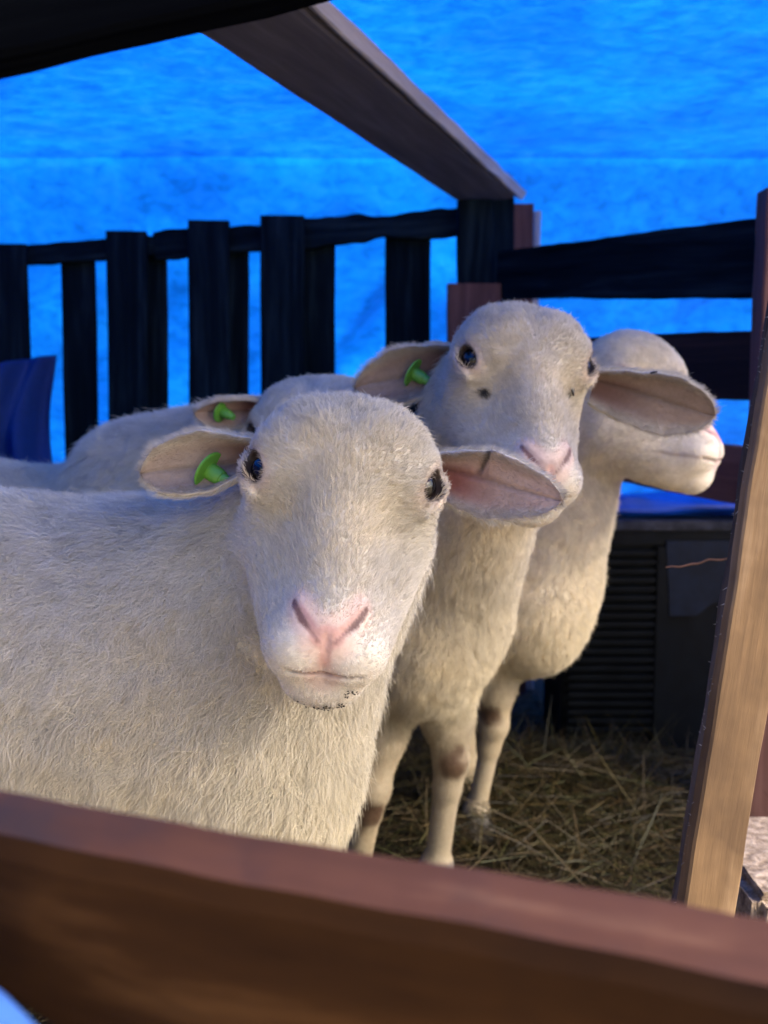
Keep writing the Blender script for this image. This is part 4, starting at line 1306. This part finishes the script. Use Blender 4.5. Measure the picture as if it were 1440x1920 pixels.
# ---------------------------------------------------------------- sheep 1: the near one
Q = 1.0
fr = head_frame(R(6.5), R(24), R(2))
sc1 = 1.03
O1 = place_head(px3(645, 898, 0.80), fr, sc1)
hk = lambda O, fr, sc, q: O + sc * (fr[0] * q[0] + fr[1] * q[1] + fr[2] * q[2])
nb1 = hk(O1, fr, sc1, (0, 0.085, -0.13))
S1 = dict(label='large cream sheep in front facing the camera with a green tag and pink right ear', U=fr[0], V=fr[1], W=fr[2], O=O1, scale=sc1, seed=100,
    prims=[('e', (-0.46, 1.02, 0.435), (0.40, 0.175, 0.195), 0.05),
           ('e', (-0.21, 0.985, 0.42), (0.165, 0.155, 0.185), 0.08),
           ('e', (-0.130, 0.945, 0.375), (0.095, 0.115, 0.13), 0.05),
           ('c', (-0.19, 0.985, 0.47), tuple(nb1 + np.array([-0.015, 0.03, -0.02])), 0.135, 0.078, 0.06),
           ('c', tuple(nb1 + np.array([-0.01, 0.03, -0.06])), (-0.135, 0.95, 0.42), 0.07, 0.105, 0.04),
           ('e', (-0.78, 1.05, 0.44), (0.15, 0.15, 0.17), 0.07)],
    neck=None,
    legs=[leg((-0.14, 0.92, 0.33), (-0.13, 0.90, 0.20), (-0.10, 0.91, 0.075), (-0.10, 0.89, 0.0)),
          leg((-0.12, 1.04, 0.33), (-0.055, 1.04, 0.20), (-0.07, 1.05, 0.075), (-0.065, 1.03, 0.0)),
          leg((-0.80, 0.98, 0.35), (-0.86, 0.97, 0.22), (-0.82, 0.97, 0.08), (-0.80, 0.95, 0.0)),
          leg((-0.80, 1.12, 0.35), (-0.86, 1.13, 0.22), (-0.82, 1.13, 0.08), (-0.80, 1.11, 0.0))],
    lo=(-0.98, 0.72, -0.01), hi=(0.08, 1.27, 0.80), base=(-0.4, 1.0), body_dir=(-0.8, 0, 0), wool=0.022,
    ears=[dict(root=px3(486, 852, 0.865), tip=px3(263, 888, 0.845), inner=(0.20, -0.93, 0.10), hw=0.0300, cup0=1.35, cup1=0.55, droop=0.06, fold=0.5, wmax=0.52, rootw=0.50, tipp=1.9, opt=dict(inc=(0.30, 0.235, 0.195), canal=(0.10, 0.05, 0.04))),
          dict(root=px3(822, 888, 0.865), tip=px3(1050, 938, 0.80), inner=(-0.05, -1.0, 0.02), hw=0.0290, cup0=0.85, cup1=0.28, droop=0.03, fold=0.25, wmax=0.42, rootw=0.62, tipp=1.7, opt=dict(inc=(0.40, 0.29, 0.25), canal=(0.24, 0.085, 0.065), crease=1.0, up=UP1))],
    tags=[dict(ear=0, st=(0.46, 0.15), dir=(0.80, -0.38, -0.46), size=1.25)],
    nb=680000, nf=1250000)
S1r = build_sheep(S1)

BROWN = (0.085, 0.05, 0.028)
# ---------------------------------------------------------------- sheep 2: looking over the first one's ear
fr = head_frame(R(3), R(24), R(13))
O2 = place_head(px3(988, 682, 1.08), fr, 1.0)
nb = hk(O2, fr, 1.0, (0, 0.085, -0.13))
S2 = dict(label='middle sheep looking at the camera over the front sheep, ears spread, green tag', U=fr[0], V=fr[1], W=fr[2], O=O2, scale=1.0, seed=200, tone=(0.98, 0.95, 0.90),
    prims=[('e', (0.055, 1.40, 0.405), (0.092, 0.12, 0.115), 0.05),
           ('e', (0.02, 1.50, 0.44), (0.13, 0.14, 0.15), 0.07),
           ('e', (-0.11, 1.78, 0.46), (0.145, 0.33, 0.165), 0.07),
           ('c', tuple(nb + np.array([-0.005, 0.02, -0.02])), (0.075, 1.40, 0.45), 0.074, 0.098, 0.05),
           ('e', (-0.14, 2.02, 0.45), (0.13, 0.14, 0.16), 0.06)],
    neck=None,
    legs=[leg(px3(730, 1300, 1.42), px3(697, 1480, 1.40), px3(668, 1640, 1.42), (px3(660, 1640, 1.40)[0], 1.39, 0.0), r0=0.040, r1=0.0245, r2=0.021),
          leg(px3(835, 1290, 1.45), px3(846, 1425, 1.44), px3(818, 1625, 1.45), (px3(815, 1600, 1.43)[0], 1.43, 0.0), r0=0.040, r1=0.0245, r2=0.021),
          leg((-0.06, 2.02, 0.36), (-0.05, 2.07, 0.22), (-0.06, 2.04, 0.08), (-0.06, 2.01, 0.0)),
          leg((-0.22, 2.02, 0.36), (-0.23, 2.07, 0.22), (-0.22, 2.04, 0.08), (-0.22, 2.01, 0.0))],
    lo=(-0.34, 1.04, -0.01), hi=(0.30, 2.24, 0.86), base=(-0.03, 1.6), body_dir=(-0.3, 0.6, 0), wool=0.021,
    patches=[(px3(850, 1432, 1.415), 0.030, BROWN), (px3(690, 1540, 1.37), 0.034, BROWN), (px3(918, 708, 1.08), 0.0075, (0.03, 0.03, 0.035)), (px3(1083, 745, 1.07), 0.006, (0.06, 0.05, 0.04))],
    ears=[dict(root=px3(868, 672, 1.185), tip=px3(668, 728, 1.16), inner=(0.15, -0.93, -0.05), hw=0.0345, cup0=1.30, cup1=0.50, droop=0.05, fold=0.5, wmax=0.52, rootw=0.48, tipp=1.9),
          dict(root=px3(1112, 722, 1.135), tip=px3(1340, 782, 1.10), inner=(-0.10, -0.95, -0.25), hw=0.0345, cup0=0.9, cup1=0.35, droop=0.06, fold=0.15, wmax=0.55, rootw=0.6, tipp=2.3)],
    ear_in=(0.25, 0.185, 0.155), canal=(0.12, 0.06, 0.05), nosec=(0.42, 0.36, 0.32),
    tags=[dict(ear=0, st=(0.50, 0.0), dir=(0.80, -0.38, -0.46), size=1.25)],
    nb=400000, nf=900000, h=0.007, hh=0.0025)
S2r = build_sheep(S2)

# ---------------------------------------------------------------- sheep 3: in profile
fr = head_frame(R(0), R(42), R(62))
O3 = place_head(px3(1190, 716, 1.52), fr, 1.09)
nb = hk(O3, fr, 1.09, (0, 0.085, -0.13))
S3 = dict(label='cream sheep at the right turned in profile with its pink nose towards the plank', U=fr[0], V=fr[1], W=fr[2], O=O3, scale=1.09, seed=300, tone=(1.04, 1.0, 0.93),
    prims=[('e', (0.240, 1.64, 0.385), (0.092, 0.12, 0.105), 0.05),
           ('e', px3(1180, 688, 1.56), (0.056, 0.055, 0.050), 0.05),
           ('e', px3(1228, 715, 1.53), (0.044, 0.046, 0.044), 0.04),
           ('e', (0.210, 1.75, 0.44), (0.12, 0.14, 0.15), 0.07),
           ('e', (0.175, 2.00, 0.46), (0.135, 0.30, 0.16), 0.07),
           ('c', tuple(nb + np.array([-0.005, 0.02, -0.03])), (0.265, 1.64, 0.45), 0.066, 0.088, 0.05)],
    neck=None,
    legs=[leg(px3(935, 1230, 1.63), px3(926, 1360, 1.63), px3(893, 1520, 1.64), (px3(900, 1570, 1.62)[0], 1.61, 0.0), r0=0.036, r1=0.0225, r2=0.0185),
          leg((0.16, 1.73, 0.33), (0.14, 1.73, 0.21), (0.15, 1.74, 0.08), (0.15, 1.72, 0.0), r0=0.036, r1=0.022, r2=0.018),
          leg((0.10, 2.20, 0.36), (0.10, 2.25, 0.22), (0.10, 2.22, 0.08), (0.10, 2.19, 0.0)),
          leg((0.25, 2.20, 0.36), (0.25, 2.25, 0.22), (0.25, 2.22, 0.08), (0.25, 2.19, 0.0))],
    lo=(0.0, 1.42, -0.01), hi=(0.56, 2.36, 0.90), base=(0.2, 1.85), body_dir=(-0.1, 0.6, 0), wool=0.014,
    patches=[(px3(915, 1345, 1.60), 0.026, BROWN)], nosec=(0.46, 0.28, 0.25), white=0.1, facelen=0.85, mfade=0.2, mouthw=0.04,
    ears=[dict(root=px3(1112, 690, 1.52), tip=px3(985, 770, 1.44), inner=(0.2, -0.9, -0.2), hw=0.030, cup0=1.2, cup1=0.4),
          dict(root=px3(1150, 690, 1.66), tip=px3(1085, 740, 1.80), inner=(0.6, 0.3, -0.2), hw=0.030, cup0=1.2, cup1=0.4)],
    nb=400000, nf=1500000, h=0.007, hh=0.002)
S3r = build_sheep(S3)

# ---------------------------------------------------------------- sheep 4: mostly hidden behind the first
fr = head_frame(R(-4), R(30), R(-4))
O4 = place_head(px3(592, 810, 1.27), fr, 1.16)
nb = hk(O4, fr, 1.16, (0, 0.085, -0.13))
S4 = dict(label='sheep hidden behind the front one with a turquoise spray mark beside its tagged ear', U=fr[0], V=fr[1], W=fr[2], O=O4, scale=1.16, seed=400, tone=(0.94, 0.95, 0.95),
    prims=[('e', (-0.80, 1.50, 0.482), (0.42, 0.16, 0.175), 0.05),
           ('e', (-0.46, 1.48, 0.45), (0.16, 0.14, 0.16), 0.07),
           ('c', tuple(nb + np.array([-0.02, 0.0, 0.015])), (-0.34, 1.45, 0.585), 0.085, 0.112, 0.05)],
    neck=None,
    legs=[leg((-0.42, 1.43, 0.36), (-0.40, 1.42, 0.21), (-0.41, 1.43, 0.08), (-0.41, 1.41, 0.0)),
          leg((-0.42, 1.56, 0.36), (-0.40, 1.56, 0.21), (-0.41, 1.57, 0.08), (-0.41, 1.55, 0.0)),
          leg((-1.06, 1.43, 0.36), (-1.10, 1.42, 0.21), (-1.07, 1.43, 0.08), (-1.05, 1.41, 0.0)),
          leg((-1.06, 1.57, 0.36), (-1.10, 1.57, 0.21), (-1.07, 1.57, 0.08), (-1.05, 1.55, 0.0))],
    lo=(-1.26, 1.12, -0.01), hi=(0.02, 1.70, 0.86), base=(-0.7, 1.5), body_dir=(-0.8, 0, 0), wool=0.024,
    patches=[(px3(432, 742, 1.34), 0.036, (0.02, 0.42, 0.45))],
    ears=[dict(root=px3(492, 762, 1.30), tip=px3(366, 778, 1.27), inner=(0.25, -0.8, -0.5), hw=0.026, cup0=1.35, cup1=0.6, droop=0.05, fold=0.5, rootw=0.6),
          dict(root=px3(672, 780, 1.30), tip=px3(760, 840, 1.25), inner=(-0.1, -1.0, -0.1), hw=0.028, cup0=1.2, cup1=0.4)],
    tags=[dict(ear=0, st=(0.62, 0.0), dir=(0.80, -0.45, -0.40), size=1.1)],
    nb=400000, nf=800000, h=0.007, hh=0.0025)
S4r = build_sheep(S4)

# ---------------------------------------------------------------- crumbs of feed on the chin of the near sheep
def project_on(p, f, n=6):
    p = np.array([p], float)
    for _ in range(n):
        p = p - grad(f, p) * f(p)[:, None]
    return p[0], grad(f, p)[0]

def chin_specks():
    root, to_w, sdf, body = S1r
    r = np.random.default_rng(5)
    V, F = [], []
    for k in range(46):
        t = r.random() ** 0.7
        if k < 14: q = np.array([0.020 + r.normal(0, .0035), 0.247 + r.normal(0, .0015) - .004, -0.046 + r.normal(0, .003)])
        else: q = np.array([-0.022 + 0.042 * t, 0.254 + r.normal(0, .0015), -0.056 + r.normal(0, .003)])
        p, n = project_on(to_w(q), sdf)
        p = p + n * 0.002
        a = unit(r.normal(size=3)); b = unit(np.cross(a, n)); c = np.cross(b, n)
        s1, s2 = r.uniform(.0005, .0013), r.uniform(.0004, .0008)
        i = len(V)
        for (x, y, z) in ((-1, -1, 0), (1, -1, 0), (1, 1, 0), (-1, 1, 0), (0, 0, 1.2)):
            V.append(p + b * s1 * x + c * s2 * y + n * s2 * z - A3(root.location))
        F += [(i, i + 1, i + 4), (i + 1, i + 2, i + 4), (i + 2, i + 3, i + 4), (i + 3, i, i + 4), (i + 3, i + 2, i + 1, i)]
    o = put('feed_crumbs', mesh_np('feed_crumbs', V, F, smooth=False), M_fly, None)
    o.parent = root; o['kind'] = 'stuff'
chin_specks()

# ---------------------------------------------------------------- flies
def fly(loc, d, label):
    import bmesh
    t = empty('fly', loc)
    d = Vector(d).normalized(); q = d.to_track_quat('X', 'Z').to_matrix().to_4x4()
    bm = bmesh.new()
    for (c, r_) in (((0, 0, 0.0012), (0.0022, 0.0013, 0.0012)), ((0.0026, 0, 0.0012), (0.0010, 0.0011, 0.0010)), ((-0.0024, 0, 0.0010), (0.0022, 0.0014, 0.0012))):
        bmesh.ops.create_uvsphere(bm, u_segments=12, v_segments=8, radius=1, matrix=Matrix.Translation(Vector(c)) @ Matrix.Diagonal((*r_, 1)))
    me = bpy.data.meshes.new('fly_body'); bm.to_mesh(me); bm.free()
    o = put('fly_body', me, M_fly); o.parent = t; o.matrix_local = q
    for s in (-1, 1):
        V = [(0.001, 0.0004 * s, .0024), (-0.002, 0.0022 * s, .0026), (-0.0058, 0.0026 * s, .0022), (-0.0050, 0.0008 * s, .0024)]
        wq = put('wing', mesh_np('wing', V, [(0, 1, 2, 3)], smooth=False), M_wing); wq.parent = t; wq.matrix_local = q
    tag(t, label, 'fly', 'flies on the middle sheep')
M_wing = plain_mat('fly_wing', (0.10, 0.09, 0.08), rough=0.3, var=0.3)
def on_sdf(x, y, Y, S, dirv, label, lift=0.003):
    p, n = project_on(px3(x, y, Y), S[2])
    fly(Vector(p + n * lift), dirv, label)
on_sdf(1084, 740, 1.07, S2r, (0.2, -0.2, -1), 'tiny fly below the right eye of the middle sheep')
fly(P(1227, 700, 1.085), (1, 0, 0.2), 'tiny fly on the upper edge of the middle sheep\'s broad right ear')

# ---------------------------------------------------------------- hay
def hay():
    r = np.random.default_rng(21)
    def mound(x, y):
        return 0.075 * np.exp(-(((x - 0.33) / 0.26) ** 2 + ((y - 1.80) / 0.24) ** 2)) + 0.03 * np.exp(-(((x - 0.05) / 0.25) ** 2 + ((y - 1.65) / 0.3) ** 2)) + 0.006
    n = 18000
    x = np.concatenate([r.normal(0.33, 0.20, n // 2), r.uniform(-0.9, 0.85, n // 2)])
    y = np.concatenate([r.normal(1.76, 0.17, n // 2), r.uniform(0.55, 2.4, n // 2)])
    m = len(x)
    z = mound(x, y) * r.uniform(0.2, 1.0, m) + 0.002
    th = r.uniform(0, math.pi * 2, m)
    el = r.normal(0.05, 0.16, m)
    st = r.random(m) < 0.05
    el[st] = r.uniform(0.3, 1.0, st.sum())
    ln = r.uniform(0.04, 0.16, m); ln[st] = r.uniform(0.10, 0.20, st.sum()); z[st] += 0.02
    wd = r.uniform(0.0004, 0.0011, m)
    d = np.stack([np.cos(th) * np.cos(el), np.sin(th) * np.cos(el), np.sin(el)], -1)
    side = np.cross(d, [0, 0, 1.0]); side /= np.linalg.norm(side, axis=1)[:, None]
    tilt = r.uniform(-1, 1, m)
    side = side * np.cos(tilt)[:, None] + np.cross(d, side) * np.sin(tilt)[:, None]
    c = np.stack([x, y, z], -1)
    bend = r.normal(0, 0.14, m)
    K = 5
    V = []
    upv = np.cross(side, d)
    for k in range(K):
        t = k / (K - 1) - 0.5
        cc = c + d * (ln * t)[:, None] + upv * (ln * bend * (0.25 - t * t))[:, None]
        cc[:, 2] = np.maximum(cc[:, 2], 0.001)
        ww = wd * (1.0 if k < K - 1 else 0.3)
        V += [cc - side * ww[:, None], cc + side * ww[:, None]]
    V = np.stack(V, 1).reshape(-1, 3)
    b = np.arange(m)[:, None] * (2 * K)
    F = np.concatenate([np.stack([b[:, 0] + 2 * k, b[:, 0] + 2 * k + 1, b[:, 0] + 2 * k + 3, b[:, 0] + 2 * k + 2], -1) for k in range(K - 1)])
    me = mesh_np('hay', V, F, smooth=False)
    cc = np.array([0.060, 0.042, 0.014]) * r.uniform(0.25, 1.25, (m, 1)) * (1 + r.normal(0, .06, (m, 3)))
    g = r.random(m) < 0.3; cc[g] = cc[g] * [0.7, 0.95, 0.8]
    cc = np.repeat(np.clip(cc, 0, 1), 2 * K, axis=0)
    at = me.color_attributes.new('tint', 'FLOAT_COLOR', 'POINT')
    at.data.foreach_set('color', np.concatenate([cc, np.ones((len(cc), 1))], 1).astype(np.float32).ravel())
    o = put('hay', me, coat_mat('hay_straw', 0.6, 0.2))
    tag(o, 'loose heap of dull yellow hay on the pen floor', 'hay', kind='stuff')
hay()

def stalk():
    pts = [P(1248, 1064, 1.25), P(1290, 1060, 1.22), P(1330, 1050, 1.18), P(1385, 1046, 1.10)]
    V, F = [], []
    n = 24
    for k in range(n + 1):
        t = k / n * 3; a = min(int(t), 2); f = t - a
        p = pts[a].lerp(pts[a + 1], f) + Vector((0, 0, 0.0008 * math.sin(k * 0.9)))
        r_ = 0.0012 * (0.55 + 0.45 * math.sin(min(k, 12) / 12 * 1.57))
        for q in range(6):
            an = q * math.pi / 3
            V.append((p.x, p.y + r_ * math.cos(an), p.z + r_ * math.sin(an)))
    for k in range(n):
        for q in range(6):
            F.append((k * 6 + q, (k + 1) * 6 + q, (k + 1) * 6 + (q + 1) % 6, k * 6 + (q + 1) % 6))
    o = put('straw_stalk', mesh_np('straw_stalk', V, F), plain_mat('stalk', (0.30, 0.15, 0.08), rough=.7))
    tag(o, 'single dry stalk poking out beside the light plank', 'stalk')
stalk()
#SHEEP_END
